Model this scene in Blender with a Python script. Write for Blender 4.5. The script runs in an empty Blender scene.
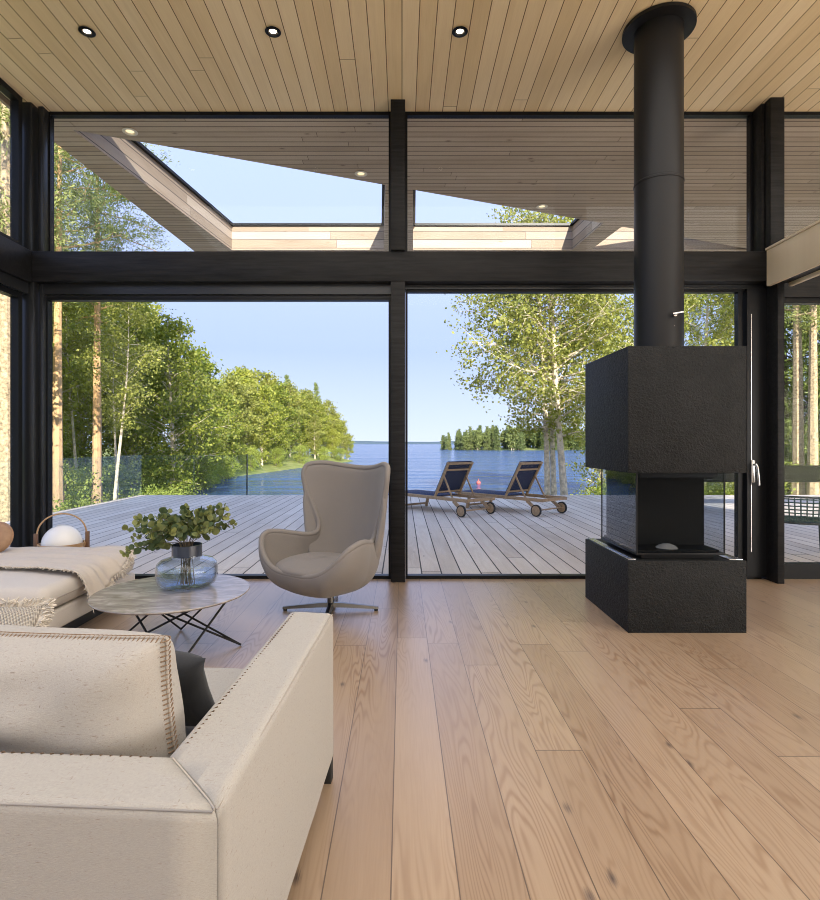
import bpy, bmesh, math, random
import numpy as np
from mathutils import Vector, Matrix, noise as mnoise

SC = bpy.context.scene
COL = SC.collection
PI = math.pi
F = 558.0            # focal length in pixels of the 820x900 frame
EYE = 1.21


def at(px, py, Y):
    return Vector(((px - 402) * Y / F, Y, EYE - (py - 443) * Y / F))


def gx(px, Y):
    return (px - 402) * Y / F


# ------------------------------------------------------------------ mesh helpers
class MB:
    """collects shapes and links them as one mesh object"""

    def __init__(self):
        self.v, self.f, self.m, self.s = [], [], [], []
        self.mi = 0
        self.smooth = False

    def add(self, vs, fs, smooth=None):
        b = len(self.v)
        self.v += [tuple(p) for p in vs]
        for f in fs:
            self.f.append(tuple(b + i for i in f))
            self.m.append(self.mi)
            self.s.append(self.smooth if smooth is None else smooth)
        return self

    def box(self, x0, x1, y0, y1, z0, z1, bev=0, seg=2, M=None):
        bm = bmesh.new()
        bmesh.ops.create_cube(bm, size=1)
        bmesh.ops.scale(bm, vec=(x1 - x0, y1 - y0, z1 - z0), verts=bm.verts)
        bmesh.ops.translate(bm, vec=((x0 + x1) / 2, (y0 + y1) / 2, (z0 + z1) / 2), verts=bm.verts)
        if bev:
            bmesh.ops.bevel(bm, geom=list(bm.edges), offset=bev, segments=seg, affect='EDGES', profile=.5)
        self._bm(bm, M, bool(bev))
        return self

    def _bm(self, bm, M=None, smooth=False):
        bm.verts.index_update()
        vs = [(M @ v.co) if M else v.co.copy() for v in bm.verts]
        self.add(vs, [tuple(v.index for v in f.verts) for f in bm.faces], smooth)
        bm.free()

    def prism(self, poly, z0, z1, bev=0, seg=2, M=None):
        bm = bmesh.new()
        vs = [bm.verts.new((p[0], p[1], z0)) for p in poly]
        f = bm.faces.new(vs)
        r = bmesh.ops.extrude_face_region(bm, geom=[f])
        ev = [e for e in r['geom'] if isinstance(e, bmesh.types.BMVert)]
        bmesh.ops.translate(bm, vec=(0, 0, z1 - z0), verts=ev)
        bmesh.ops.recalc_face_normals(bm, faces=bm.faces)
        if bev:
            bmesh.ops.bevel(bm, geom=list(bm.edges), offset=bev, segments=seg, affect='EDGES', profile=.5)
        self._bm(bm, M, bool(bev))
        return self

    def tube(self, pts, r, n=8, cap=True, closed=False):
        pts = [Vector(p) for p in pts]
        k = len(pts)
        rs = r if isinstance(r, (list, tuple)) else [r] * k
        vs, fs = [], []
        up = Vector((0, 0, 1))
        prev = None
        for i, p in enumerate(pts):
            if closed:
                d = pts[(i + 1) % k] - pts[i - 1]
            else:
                d = pts[min(i + 1, k - 1)] - pts[max(i - 1, 0)]
            if d.length < 1e-9:
                d = Vector((0, 0, 1))
            d.normalize()
            if prev is None:
                a = d.cross(up)
                if a.length < .05:
                    a = d.cross(Vector((1, 0, 0)))
            else:
                a = prev - d * prev.dot(d)
                if a.length < 1e-6:
                    a = d.cross(up)
            a.normalize()
            prev = a
            b = d.cross(a)
            for j in range(n):
                t = 2 * PI * j / n
                vs.append(p + (a * math.cos(t) + b * math.sin(t)) * rs[i])
        for i in range(k if closed else k - 1):
            i2 = (i + 1) % k
            for j in range(n):
                j2 = (j + 1) % n
                fs.append((i * n + j, i2 * n + j, i2 * n + j2, i * n + j2))
        if cap and not closed:
            fs.append(tuple(range(n))[::-1])
            fs.append(tuple((k - 1) * n + j for j in range(n)))
        self.add(vs, fs, True)
        return self

    def bar(self, p, q, w, h):
        """square bar from p to q"""
        p, q = Vector(p), Vector(q)
        d = (q - p).normalized()
        a = d.cross(Vector((0, 0, 1)))
        if a.length < .05:
            a = Vector((1, 0, 0))
        a.normalize()
        b = d.cross(a)
        vs = []
        for c in (p, q):
            for s, t in ((-1, -1), (1, -1), (1, 1), (-1, 1)):
                vs.append(c + a * s * w / 2 + b * t * h / 2)
        self.add(vs, [(3, 2, 1, 0), (4, 5, 6, 7), (0, 1, 5, 4), (1, 2, 6, 5), (2, 3, 7, 6), (3, 0, 4, 7)], False)
        return self

    def lathe(self, prof, c=(0, 0, 0), n=32, smooth=True):
        vs, fs = [], []
        k = len(prof)
        for r, z in prof:
            for j in range(n):
                t = 2 * PI * j / n
                vs.append((c[0] + r * math.cos(t), c[1] + r * math.sin(t), c[2] + z))
        for i in range(k - 1):
            for j in range(n):
                j2 = (j + 1) % n
                fs.append((i * n + j, i * n + j2, (i + 1) * n + j2, (i + 1) * n + j))
        self.add(vs, fs, smooth)
        return self

    def cyl(self, c, r, z0, z1, n=32, bev=0):
        if bev:
            pr = [(0, z0), (r - bev, z0), (r, z0 + bev), (r, z1 - bev), (r - bev, z1), (0, z1)]
        else:
            pr = [(0, z0), (r, z0), (r, z1), (0, z1)]
        return self.lathe(pr, (c[0], c[1], 0), n, bool(bev))

    def build(self, name, mat, parent=None, auto=40):
        me = bpy.data.meshes.new(name)
        me.from_pydata(self.v, [], self.f)
        for mm in (mat if isinstance(mat, (list, tuple)) else [mat]):
            me.materials.append(mm)
        me.polygons.foreach_set('use_smooth', self.s)
        me.polygons.foreach_set('material_index', self.m)
        me.update()
        if auto and any(self.s):
            try:
                me.set_sharp_from_angle(angle=math.radians(auto))
            except Exception:
                pass
        o = bpy.data.objects.new(name, me)
        COL.objects.link(o)
        if parent:
            o.parent = parent
            pm = parent
            inv = Matrix.Identity(4)
            chain = []
            while pm is not None:
                chain.append(pm)
                pm = pm.parent
            W = Matrix.Identity(4)
            for q in reversed(chain):
                W = W @ Matrix.LocRotScale(q.location, q.rotation_euler, q.scale)
            if o.parent and WORLD_MODE[0]:
                me.transform(W.inverted())
        return o


WORLD_MODE = [True]      # meshes are given in world coordinates and moved under their thing's Empty


def tag(o, label=None, cat=None, group=None, kind=None):
    if label: o['label'] = label
    if cat: o['category'] = cat
    if group: o['group'] = group
    if kind: o['kind'] = kind
    return o


def thing(name, label, cat, loc=(0, 0, 0), rz=0, group=None):
    o = bpy.data.objects.new(name, None)
    o.empty_display_size = .1
    COL.objects.link(o)
    o.location = loc
    o.rotation_euler = (0, 0, rz)
    return tag(o, label, cat, group)


def copy_tree(root, loc, rz=0, scale=1, label=None, group=None):
    def rec(o, par):
        c = o.copy()
        COL.objects.link(c)
        c.parent = par
        for ch in list(o.children):
            rec(ch, c)
        return c
    r = rec(root, None)
    r.location = loc
    r.rotation_euler = (0, 0, rz)
    r.scale = (scale,) * 3
    if label: r['label'] = label
    if group: r['group'] = group
    return r


# ------------------------------------------------------------------ materials
class NT:
    def __init__(self, name):
        self.m = bpy.data.materials.new(name)
        self.m.use_nodes = True
        self.t = self.m.node_tree
        self.t.nodes.clear()
        self.out = self.n('ShaderNodeOutputMaterial')

    def n(self, typ, **kw):
        nd = self.t.nodes.new(typ)
        for k, v in kw.items():
            setattr(nd, k, v)
        return nd

    def l(self, a, b):
        self.t.links.new(a, b)

    def setin(self, sock, v):
        if hasattr(v, 'is_output') or isinstance(v, bpy.types.NodeSocket):
            self.l(v, sock)
        elif v is not None:
            sock.default_value = v

    def math(self, op, a, b=None, c=None, clamp=False):
        nd = self.n('ShaderNodeMath', operation=op)
        nd.use_clamp = clamp
        self.setin(nd.inputs[0], a)
        if b is not None: self.setin(nd.inputs[1], b)
        if c is not None: self.setin(nd.inputs[2], c)
        return nd.outputs[0]

    def pos(self, kind='Object'):
        return self.n('ShaderNodeTexCoord').outputs[kind]

    def sep(self, v):
        nd = self.n('ShaderNodeSeparateXYZ')
        self.l(v, nd.inputs[0])
        return nd.outputs

    def comb(self, x, y, z):
        nd = self.n('ShaderNodeCombineXYZ')
        for i, q in enumerate((x, y, z)):
            self.setin(nd.inputs[i], q)
        return nd.outputs[0]

    def vmul(self, v, s):
        nd = self.n('ShaderNodeVectorMath', operation='MULTIPLY')
        self.l(v, nd.inputs[0])
        nd.inputs[1].default_value = s
        return nd.outputs[0]

    def noise(self, v, scale=5, detail=2, rough=.5, dist=0):
        nd = self.n('ShaderNodeTexNoise')
        if v is not None: self.l(v, nd.inputs['Vector'])
        nd.inputs['Scale'].default_value = scale
        nd.inputs['Detail'].default_value = detail
        nd.inputs['Roughness'].default_value = rough
        nd.inputs['Distortion'].default_value = dist
        return nd.outputs['Fac']

    def white(self, v):
        nd = self.n('ShaderNodeTexWhiteNoise', noise_dimensions='3D')
        self.l(v, nd.inputs['Vector'])
        return nd.outputs['Value']

    def ramp(self, fac, stops, interp='LINEAR'):
        nd = self.n('ShaderNodeValToRGB')
        nd.color_ramp.interpolation = interp
        el = nd.color_ramp.elements
        while len(el) < len(stops):
            el.new(.5)
        for e, (p, c) in zip(el, stops):
            e.position = p
            e.color = tuple(c) + (1,) if len(c) == 3 else c
        self.l(fac, nd.inputs[0])
        return nd.outputs[0]

    def mix(self, fac, a, b, typ='MIX'):
        nd = self.n('ShaderNodeMix', data_type='RGBA', blend_type=typ)
        self.setin(nd.inputs[0], fac)
        for s, v in ((nd.inputs[6], a), (nd.inputs[7], b)):
            if isinstance(v, (tuple, list)):
                s.default_value = tuple(v) + (1,) if len(v) == 3 else v
            else:
                self.l(v, s)
        return nd.outputs[2]

    def bump(self, h, strength=.3, dist=.01):
        nd = self.n('ShaderNodeBump')
        nd.inputs['Strength'].default_value = strength
        nd.inputs['Distance'].default_value = dist
        self.l(h, nd.inputs['Height'])
        return nd.outputs[0]

    def pbr(self, color, rough=.5, metal=0, bump=None, spec=.5, **kw):
        b = self.n('ShaderNodeBsdfPrincipled')
        if isinstance(color, (tuple, list)):
            b.inputs['Base Color'].default_value = tuple(color) + (1,)
        else:
            self.l(color, b.inputs['Base Color'])
        self.setin(b.inputs['Roughness'], rough)
        b.inputs['Metallic'].default_value = metal
        b.inputs['Specular IOR Level'].default_value = spec
        for k, v in kw.items():
            b.inputs[k.replace('_', ' ')].default_value = v
        if bump is not None:
            self.l(bump, b.inputs['Normal'])
        self.l(b.outputs[0], self.out.inputs[0])
        return self.m


def simple(name, c, rough=.5, metal=0, spec=.5, nscale=0, namp=.1, bump=0):
    t = NT(name)
    col = c
    bp = None
    if nscale:
        f = t.noise(t.pos(), nscale, 4, .6)
        lo = tuple(max(0, q * (1 - namp)) for q in c)
        hi = tuple(min(1, q * (1 + namp)) for q in c)
        col = t.ramp(f, [(.3, lo), (.7, hi)])
        if bump:
            bp = t.bump(f, bump, .004)
    return t.pbr(col, rough, metal, bp, spec)


def planks(name, axis, width, length, cols, gap=.02, gapcol=(.05, .03, .02), rough=.45, spec=.4, grain=.5,
           ring=26, knots=0.0, knotcol=(.1, .05, .03), bumpk=.15, gx_=6.0, gy_=.45, fine=.25, off=0.0, jgap=.0025, sharp=1.6, coat=0.0):
    """boards running along `axis` (0 = X, 1 = Y); cols = dark, mid, light"""
    t = NT(name)
    p = t.pos()
    s = t.sep(p)
    a, b = (s[1], s[0]) if axis == 1 else (s[0], s[1])     # a: along, b: across
    if axis == 2:                                           # horizontal boards on upright faces
        a = t.math('ADD', s[0], s[1])
        b = s[2]
    u = t.math('DIVIDE', t.math('ADD', b, off), width)
    i = t.math('FLOOR', u)
    fu = t.math('SUBTRACT', u, i)
    r0 = t.white(t.comb(i, 3.7, 1.3))
    w = t.math('DIVIDE', t.math('ADD', a, t.math('MULTIPLY', r0, length * 7.3)), length)
    j = t.math('FLOOR', w)
    fw = t.math('SUBTRACT', w, j)
    r1 = t.white(t.comb(i, j, 5.1))
    r2 = t.white(t.comb(j, i, 9.4))
    gv = t.comb(t.math('ADD', t.math('MULTIPLY', b, gx_), t.math('MULTIPLY', r1, 91.0)),
                t.math('ADD', t.math('MULTIPLY', a, gy_), t.math('MULTIPLY', r2, 57.0)), 0.0)
    n1 = t.noise(gv, 1.0, 2.2, .42, .35)
    lines = t.math('ABSOLUTE', t.math('SINE', t.math('MULTIPLY', n1, ring)))
    lines = t.math('POWER', lines, sharp)
    fv = t.comb(t.math('MULTIPLY', b, 170.0), t.math('MULTIPLY', a, 5.0), t.math('MULTIPLY', r1, 40))
    n2 = t.noise(fv, 1.0, 3, .6)
    n3 = t.noise(t.comb(t.math('MULTIPLY', b, 5.0), t.math('MULTIPLY', a, 1.3), t.math('MULTIPLY', r2, 30)), 1.0, 2, .5)
    tone = t.math('ADD', t.math('MULTIPLY', r1, .5), t.math('MULTIPLY', n3, .6))
    base = t.ramp(tone, [(.15, cols[0]), (.5, cols[1]), (.85, cols[2])])
    dark = t.mix(1.0, base, (.62, .52, .45), 'MULTIPLY')
    lm = t.math('MULTIPLY', t.math('SUBTRACT', t.noise(t.comb(t.math('ADD', t.math('MULTIPLY', b, 4.0), t.math('MULTIPLY', r2, 77)), t.math('ADD', t.math('MULTIPLY', a, .5), t.math('MULTIPLY', r1, 31)), 0.0), 1.0, 1, .5), .3, clamp=True), 2.6, clamp=True)
    c = t.mix(t.math('MULTIPLY', t.math('MULTIPLY', lines, grain), lm), base, dark)
    c = t.mix(t.math('MULTIPLY', t.math('SUBTRACT', n2, .35, clamp=True), fine * 2), c, dark)
    if knots:
        vo = t.n('ShaderNodeTexVoronoi', voronoi_dimensions='2D')
        t.l(t.comb(t.math('ADD', t.math('MULTIPLY', b, 5.5), t.math('MULTIPLY', r1, 13)), t.math('MULTIPLY', a, 2.4), 0.0), vo.inputs['Vector'])
        vo.inputs['Scale'].default_value = 1.0
        dd = t.math('ADD', vo.outputs['Distance'], t.math('MULTIPLY', t.noise(fv, 1.7, 2, .6), .16))
        sel = t.white(vo.outputs['Position'])
        k = t.math('MULTIPLY', t.math('LESS_THAN', sel, knots), t.math('SUBTRACT', 1.0, t.math('DIVIDE', dd, .17), clamp=True))
        c = t.mix(t.math('MULTIPLY', k, 1.6, clamp=True), c, knotcol)
    e = t.math('MINIMUM', fu, t.math('SUBTRACT', 1.0, fu))
    g = t.math('LESS_THAN', e, gap)
    e2 = t.math('MINIMUM', fw, t.math('SUBTRACT', 1.0, fw))
    g2 = t.math('LESS_THAN', e2, jgap / length * 1.0)
    gm = t.math('MAXIMUM', g, g2)
    c = t.mix(gm, c, gapcol)
    h = t.math('SUBTRACT', t.math('MULTIPLY', lines, -.12), gm)
    return t.pbr(c, rough, 0, t.bump(h, bumpk, .003), spec, Coat_Weight=coat, Coat_Roughness=.3)


M = {}
M['floor'] = planks('oak floor', 1, .185, 2.9, [(.325, .228, .15), (.37, .265, .178), (.415, .305, .21)], gap=.010, gapcol=(.12, .08, .055),
                    rough=.34, spec=.6, grain=.85, ring=80, knots=.15, knotcol=(.06, .045, .045), gx_=6.5, gy_=.62, sharp=5.0, coat=.55, off=.03)
M['ceiling'] = planks('ceiling boards', 1, .121, 6.5, [(.71, .55, .32), (.785, .62, .375), (.84, .69, .45)], gap=.028, gapcol=(.17, .11, .06),
                      rough=.6, spec=.25, grain=.14, ring=20, fine=.2)
M['deck'] = planks('deck boards', 1, .187, 4.6, [(.56, .49, .42), (.67, .595, .52), (.76, .69, .61)], gap=.035, gapcol=(.07, .06, .055),
                   rough=.75, spec=.25, grain=.28, ring=24, knots=.12, knotcol=(.25, .2, .17), jgap=.006)
M['soffit'] = planks('soffit boards', 0, .088, 3.1, [(.40, .315, .225), (.47, .375, .28), (.54, .44, .335)], gap=.07, gapcol=(.13, .095, .07),
                     rough=.7, spec=.2, grain=.2, knots=.2, knotcol=(.12, .08, .06))
M['fascia'] = planks('fascia boards', 2, .13, 3.0, [(.30, .235, .17), (.40, .32, .245), (.50, .42, .335)], gap=.04, gapcol=(.1, .08, .07),
                     rough=.7, spec=.2, grain=.2, knots=.25, knotcol=(.25, .15, .09), off=-.03)
M['pale_beam'] = planks('pale spruce', 1, .6, 5, [(.78, .65, .46), (.84, .72, .54), (.88, .78, .62)], gap=.0, rough=.55, spec=.3, grain=.18, ring=26)


def black_wood():
    t = NT('black stained timber')
    p = t.pos()
    n = t.noise(t.vmul(p, (3, 40, 40)), 1.0, 5, .65, .3)
    c = t.ramp(n, [(.3, (.007, .007, .008)), (.7, (.020, .020, .021))])
    return t.pbr(c, .42, 0, t.bump(n, .25, .003), .14)


M['black_wood'] = black_wood()
M['black_frame'] = simple('black frame', (.008, .0085, .010), .35, .0, .16)
M['black_frame_gloss'] = simple('satin black aluminium', (.03, .032, .036), .28, .5, .5)
M['steel'] = simple('brushed steel', (.62, .62, .63), .25, 1)
M['stove_pipe'] = simple('matt black pipe', (.012, .012, .0135), .42, .2, .3)


def stove_mat():
    t = NT('textured black stove plate')
    p = t.pos()
    n = t.noise(p, 62, 3, .55, .8)
    n2 = t.noise(p, 9, 3, .6)
    c = t.ramp(n2, [(.3, (.0075, .0080, .0086)), (.7, (.0135, .0142, .0150))])
    return t.pbr(c, .55, 0, t.bump(n, 1.0, .010), .2)


M['stove'] = stove_mat()
M['stove_dark'] = simple('firebox lining', (.007, .0068, .0065), .6, 0, .15)


def glass(name, tint, r0, rough=0.0, power=5.0):
    """thin glazing: clear, with a reflection that grows towards grazing angles on both faces"""
    t = NT(name)
    lw = t.n('ShaderNodeLayerWeight')
    lw.inputs[0].default_value = .5
    f = t.math('ADD', r0, t.math('MULTIPLY', t.math('POWER', lw.outputs['Facing'], power), 1 - r0), clamp=True)
    tr = t.n('ShaderNodeBsdfTransparent')
    tr.inputs[0].default_value = tuple(tint) + (1,)
    gl = t.n('ShaderNodeBsdfGlossy')
    gl.inputs['Roughness'].default_value = rough
    mx = t.n('ShaderNodeMixShader')
    t.l(f, mx.inputs[0])
    t.l(tr.outputs[0], mx.inputs[1])
    t.l(gl.outputs[0], mx.inputs[2])
    t.l(mx.outputs[0], t.out.inputs[0])
    return t.m


M['glass'] = glass('window glass', (.985, .99, .99), .004, 0, 5)
M['glass_upper'] = glass('clerestory glass', (.985, .99, .99), .011, 0, 5)
M['glass_rail'] = glass('balustrade glass', (.94, .975, .97), .02, 0, 4.5)
M['fire_glass'] = glass('coated fire glass', (.86, .88, .90), 0.0, 0, 3.8)
M['vase_glass'] = glass('smoky blue glass', (.89, .925, .96), .03, 0, 3)


def fabric(name, c, fleck=(.25, .2, .17), amt=.55, scale=1.0, rough=.9):
    t = NT(name)
    p = t.pos()
    w1 = t.noise(t.vmul(p, (90 * scale, 600 * scale, 600 * scale)), 1, 2, .6)
    w2 = t.noise(t.vmul(p, (600 * scale, 90 * scale, 600 * scale)), 1, 2, .6)
    sl = t.math('MAXIMUM', t.noise(t.vmul(p, (38 * scale, 190 * scale, 260 * scale)), 1, 2, .5), t.noise(t.vmul(p, (260 * scale, 40 * scale, 190 * scale)), 1, 2, .5))
    big = t.noise(p, 3, 2, .5)
    w = t.math('MULTIPLY', t.math('ADD', w1, w2), .5)
    base = t.ramp(w, [(.3, tuple(q * .8 for q in c)), (.7, tuple(min(1, q * 1.12) for q in c))])
    base = t.mix(t.math('MULTIPLY', big, .25), base, tuple(q * .8 for q in c))
    f = t.math('MULTIPLY', t.math('SUBTRACT', sl, .645, clamp=True), 12 * amt, clamp=True)
    col = t.mix(f, base, fleck)
    return t.pbr(col, rough, 0, t.bump(w, .35, .002), .2, Sheen_Weight=.15)


M['sofa'] = fabric('flecked beige fabric', (.40, .378, .35), amt=.6, scale=1.5)
M['sofa_seam'] = simple('beige seam thread', (.42, .38, .34), .9, 0, .1)
M['cushion'] = fabric('natural linen', (.43, .40, .366), amt=.6, scale=1.2)
M['dark_cushion'] = fabric('charcoal wool', (.035, .037, .042), (.06, .06, .07), .2)
M['daybed'] = fabric('pale greige linen', (.62, .57, .52), amt=.2)
M['throw'] = fabric('washed linen throw', (.60, .53, .46), amt=.15)
M['stitch'] = simple('brown stitching', (.22, .15, .10), .9, 0, .1)
M['fringe'] = simple('cream fringe yarn', (.66, .60, .52), .95, 0, .1, 20, .15)
M['egg'] = fabric('grey beige wool', (.235, .213, .198), (.17, .15, .14), .15, 1.2)
M['tan'] = simple('tan leather', (.33, .20, .12), .5, 0, .4, 30, .1)
M['wood_light'] = simple('oiled oak', (.42, .26, .13), .5, 0, .4, 25, .2)
M['opal'] = simple('opal glass', (.80, .80, .80), .25, 0, .5)
M['alu'] = simple('polished dark aluminium', (.17, .165, .16), .3, 1)
M['rod'] = simple('black rod', (.012, .012, .012), .4, .3)
M['rubber'] = simple('black rubber', (.015, .015, .015), .7)


def waffle():
    t = NT('grey waffle weave')
    s = t.sep(t.pos())
    a = t.math('SINE', t.math('MULTIPLY', s[0], 560.0))
    b = t.math('SINE', t.math('MULTIPLY', s[1], 560.0))
    h = t.math('MULTIPLY', t.math('ADD', t.math('MULTIPLY', a, b), 1.0), .5)
    c = t.ramp(h, [(.1, (.30, .27, .24)), (.6, (.50, .46, .41))])
    return t.pbr(c, .95, 0, t.bump(h, .8, .008), .1)


M['waffle'] = waffle()


def stone():
    t = NT('grey marble')
    p = t.pos()
    n = t.noise(t.vmul(p, (7, 18, 7)), 1, 8, .65, .8)
    c = t.ramp(n, [(.25, (.16, .135, .12)), (.5, (.31, .275, .25)), (.72, (.52, .48, .45))])
    return t.pbr(c, .14, 0, None, .5)


M['stone'] = stone()


def leafmat(name, lo, hi, trans=.4, gloss=.0, objvar=.4):
    t = NT(name)
    geo = t.n('ShaderNodeNewGeometry')
    oi = t.n('ShaderNodeObjectInfo')
    r = geo.outputs['Random Per Island']
    f = t.math('ADD', t.math('MULTIPLY', r, 1 - objvar), t.math('MULTIPLY', oi.outputs['Random'], objvar))
    c = t.ramp(f, [(.1, lo), (.9, hi)])
    d = t.n('ShaderNodeBsdfPrincipled')
    d.inputs['Roughness'].default_value = .5
    d.inputs['Specular IOR Level'].default_value = .3
    t.l(c, d.inputs['Base Color'])
    tl = t.n('ShaderNodeBsdfTranslucent')
    t.l(t.mix(1.0, c, (1.15, 1.1, .55), 'MULTIPLY'), tl.inputs[0])
    mx = t.n('ShaderNodeMixShader')
    mx.inputs[0].default_value = trans
    t.l(d.outputs[0], mx.inputs[1])
    t.l(tl.outputs[0], mx.inputs[2])
    t.l(mx.outputs[0], t.out.inputs[0])
    return t.m


M['leaf_birch'] = leafmat('birch leaves', (.17, .21, .04), (.52, .51, .13))
M['leaf_alder'] = leafmat('alder leaves', (.14, .20, .03), (.54, .54, .10))
M['leaf_pine'] = leafmat('pine needles', (.20, .26, .08), (.42, .44, .15), .3)
M['leaf_spruce'] = leafmat('spruce needles', (.16, .22, .06), (.33, .38, .11), .3)
M['leaf_far'] = leafmat('far needles', (.10, .15, .055), (.24, .28, .09), .25, objvar=.6)
M['leaf_shrub'] = leafmat('shrub leaves', (.22, .29, .05), (.50, .55, .13))
M['leaf_euca'] = leafmat('eucalyptus leaves', (.085, .125, .06), (.26, .28, .10), .25, objvar=0)
M['bark_birch'] = simple('birch bark', (.66, .56, .42), .85, 0, .2, 9, .45)


def pinebark():
    t = NT('pine bark')
    p = t.pos()
    s = t.sep(p)
    n = t.noise(t.vmul(p, (22, 22, 5)), 1, 5, .7)
    f = t.math('ADD', t.math('MULTIPLY', s[2], .085), t.math('MULTIPLY', n, .8))
    c = t.ramp(f, [(.3, (.22, .15, .11)), (.55, (.46, .31, .19)), (.85, (.70, .43, .21))])
    return t.pbr(c, .9, 0, t.bump(n, .6, .02), .15)


M['bark_pine'] = pinebark()
M['bark_pale'] = simple('pale weathered bark', (.42, .32, .20), .9, 0, .2, 14, .6)
M['bark_dark'] = simple('brown bark', (.16, .12, .09), .9, 0, .2, 8, .3)

def ground_mat():
    t = NT('forest floor and grassy bank')
    p = t.pos()
    n = t.noise(p, .7, 6, .65)
    n2 = t.noise(p, 9, 4, .6)
    c = t.ramp(n, [(.3, (.18, .24, .06)), (.55, (.36, .38, .12)), (.75, (.50, .47, .24))])
    c = t.mix(t.math('MULTIPLY', n2, .5), c, (.12, .15, .05))
    return t.pbr(c, .95, 0, t.bump(n2, .8, .08), .1)


M['ground'] = ground_mat()


def water_mat():
    t = NT('lake water')
    p = t.pos()
    n1 = t.noise(t.vmul(p, (.5, 1.8, 1)), 1, 4, .65, .3)
    n2 = t.noise(t.vmul(p, (.05, .40, 1)), 1, 4, .65, .3)
    n3 = t.noise(t.vmul(p, (.008, .07, 1)), 1, 3, .6, .3)
    h = t.math('ADD', t.math('ADD', n1, t.math('MULTIPLY', n2, 3.5)), t.math('MULTIPLY', n3, 14.0))
    return t.pbr((.045, .10, .23), .12, 0, t.bump(h, .8, .6), .5)


M['water'] = water_mat()
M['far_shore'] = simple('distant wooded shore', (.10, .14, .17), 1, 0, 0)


# ------------------------------------------------------------------ the setting: shell
def struct(name, mb, mat, parent=None, label=None):
    o = mb.build(name, mat, parent)
    if parent is None:
        o['kind'] = 'structure'
    if label: o['label'] = label
    return o


YG = 5.0          # plane of the glass
XL = -3.30        # glass of the left wall
XP0, XP1 = 3.165, 3.285
ZC = 4.18
REAR = -5.0
XR = 7.2

struct('floor', MB().box(XL - .08, XR + .1, REAR - .1, YG + .03, -.2, 0), M['floor'])
struct('ceiling', MB().box(XL - .1, XR + .1, REAR - .1, YG, ZC, ZC + .25), M['ceiling'])
M['plaster'] = simple('warm white plaster', (.78, .74, .68), .85, 0, .2, 5, .03)
struct('wall_right', MB().box(XR, XR + .15, REAR, YG, 0, ZC), M['plaster'])
struct('wall_rear', MB().box(XL - .1, XR + .1, REAR - .15, REAR, 0, ZC), M['plaster'])


def empty_struct(name, loc=(0, 0, 0)):
    o = bpy.data.objects.new(name, None)
    COL.objects.link(o)
    o.location = loc
    o['kind'] = 'structure'
    return o


def window(name, x0, x1, z0, z1, fr=.05, y=YG, depth=.07, frmat='black_frame', bot=None, top=None, gl='glass'):
    w = empty_struct(name, ((x0 + x1) / 2, y, z0))
    b = fr if bot is None else bot
    t_ = fr if top is None else top
    m = MB()
    m.box(x0, x1, y - depth / 2, y + depth / 2, z0, z0 + b)
    m.box(x0, x1, y - depth / 2, y + depth / 2, z1 - t_, z1)
    m.box(x0, x0 + fr, y - depth / 2, y + depth / 2, z0 + b, z1 - t_)
    m.box(x1 - fr, x1, y - depth / 2, y + depth / 2, z0 + b, z1 - t_)
    m.build('window_frame', M[frmat], w)
    MB().box(x0 + fr, x1 - fr, y - .008, y + .008, z0 + b, z1 - t_).build('pane', M[gl], w)
    return w


def window_x(name, y0, y1, z0, z1, x, fr=.05, depth=.07):
    w = empty_struct(name, (x, (y0 + y1) / 2, z0))
    m = MB()
    m.box(x - depth / 2, x + depth / 2, y0, y1, z0, z0 + fr)
    m.box(x - depth / 2, x + depth / 2, y0, y1, z1 - fr, z1)
    m.box(x - depth / 2, x + depth / 2, y0, y0 + fr, z0 + fr, z1 - fr)
    m.box(x - depth / 2, x + depth / 2, y1 - fr, y1, z0 + fr, z1 - fr)
    m.build('window_frame', M['black_frame'], w)
    MB().box(x - .008, x + .008, y0 + fr, y1 - fr, z0 + fr, z1 - fr).build('pane', M['glass'], w)
    return w


# black timber beam along the glass wall and the one along the left wall
struct('glass_wall_beam', MB().box(-3.36, XP1, 4.85, 5.12, 2.615, 2.878, .006), M['black_wood'])
struct('left_wall_beam', MB().box(-3.46, -3.212, REAR, 4.845, 2.60, 2.878, .006), M['black_wood'])
# steel head under the beam
struct('window_head_lintel', MB().box(-3.2, -.099, 4.93, 5.06, 2.525, 2.613).box(-3.2, -.099, 4.97, 5.03, 2.505, 2.525).box(.028, XP0+.05, 4.95, 5.06, 2.575, 2.613), M['black_frame_gloss'])
struct('left_head_lintel', MB().box(-3.36, -3.24, REAR, 4.84, 2.50, 2.598), M['black_frame_gloss'])
# pillars
struct('middle_pillar', MB().box(-.098, .027, 4.84, 4.99, 0, 2.612, .004).box(-.098, .027, 4.82, 4.99, 2.880, ZC, .004), M['black_wood'])
struct('right_pillar', MB().box(XP0 + .06, XP1, 4.79, 5.05, 0, 2.612, .004).box(XP0, XP1, 4.79, 4.87, 2.880, ZC, .004)
       .box(XP0 - .02, XP1, 4.88, 5.05, 2.880, ZC, .004), M['black_wood'])
struct('corner_pillar', MB().box(-3.34, -3.21, 4.86, 4.96, 0, 2.612, .004).box(-3.20, -3.165, 4.92, 5.05, 0, 2.612, .004)
       .box(-3.36, -3.23, 4.86, 4.98, 2.880, ZC, .004).box(-3.21, -3.165, 4.92, 5.05, 2.880, ZC, .004), M['black_frame_gloss'])
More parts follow.
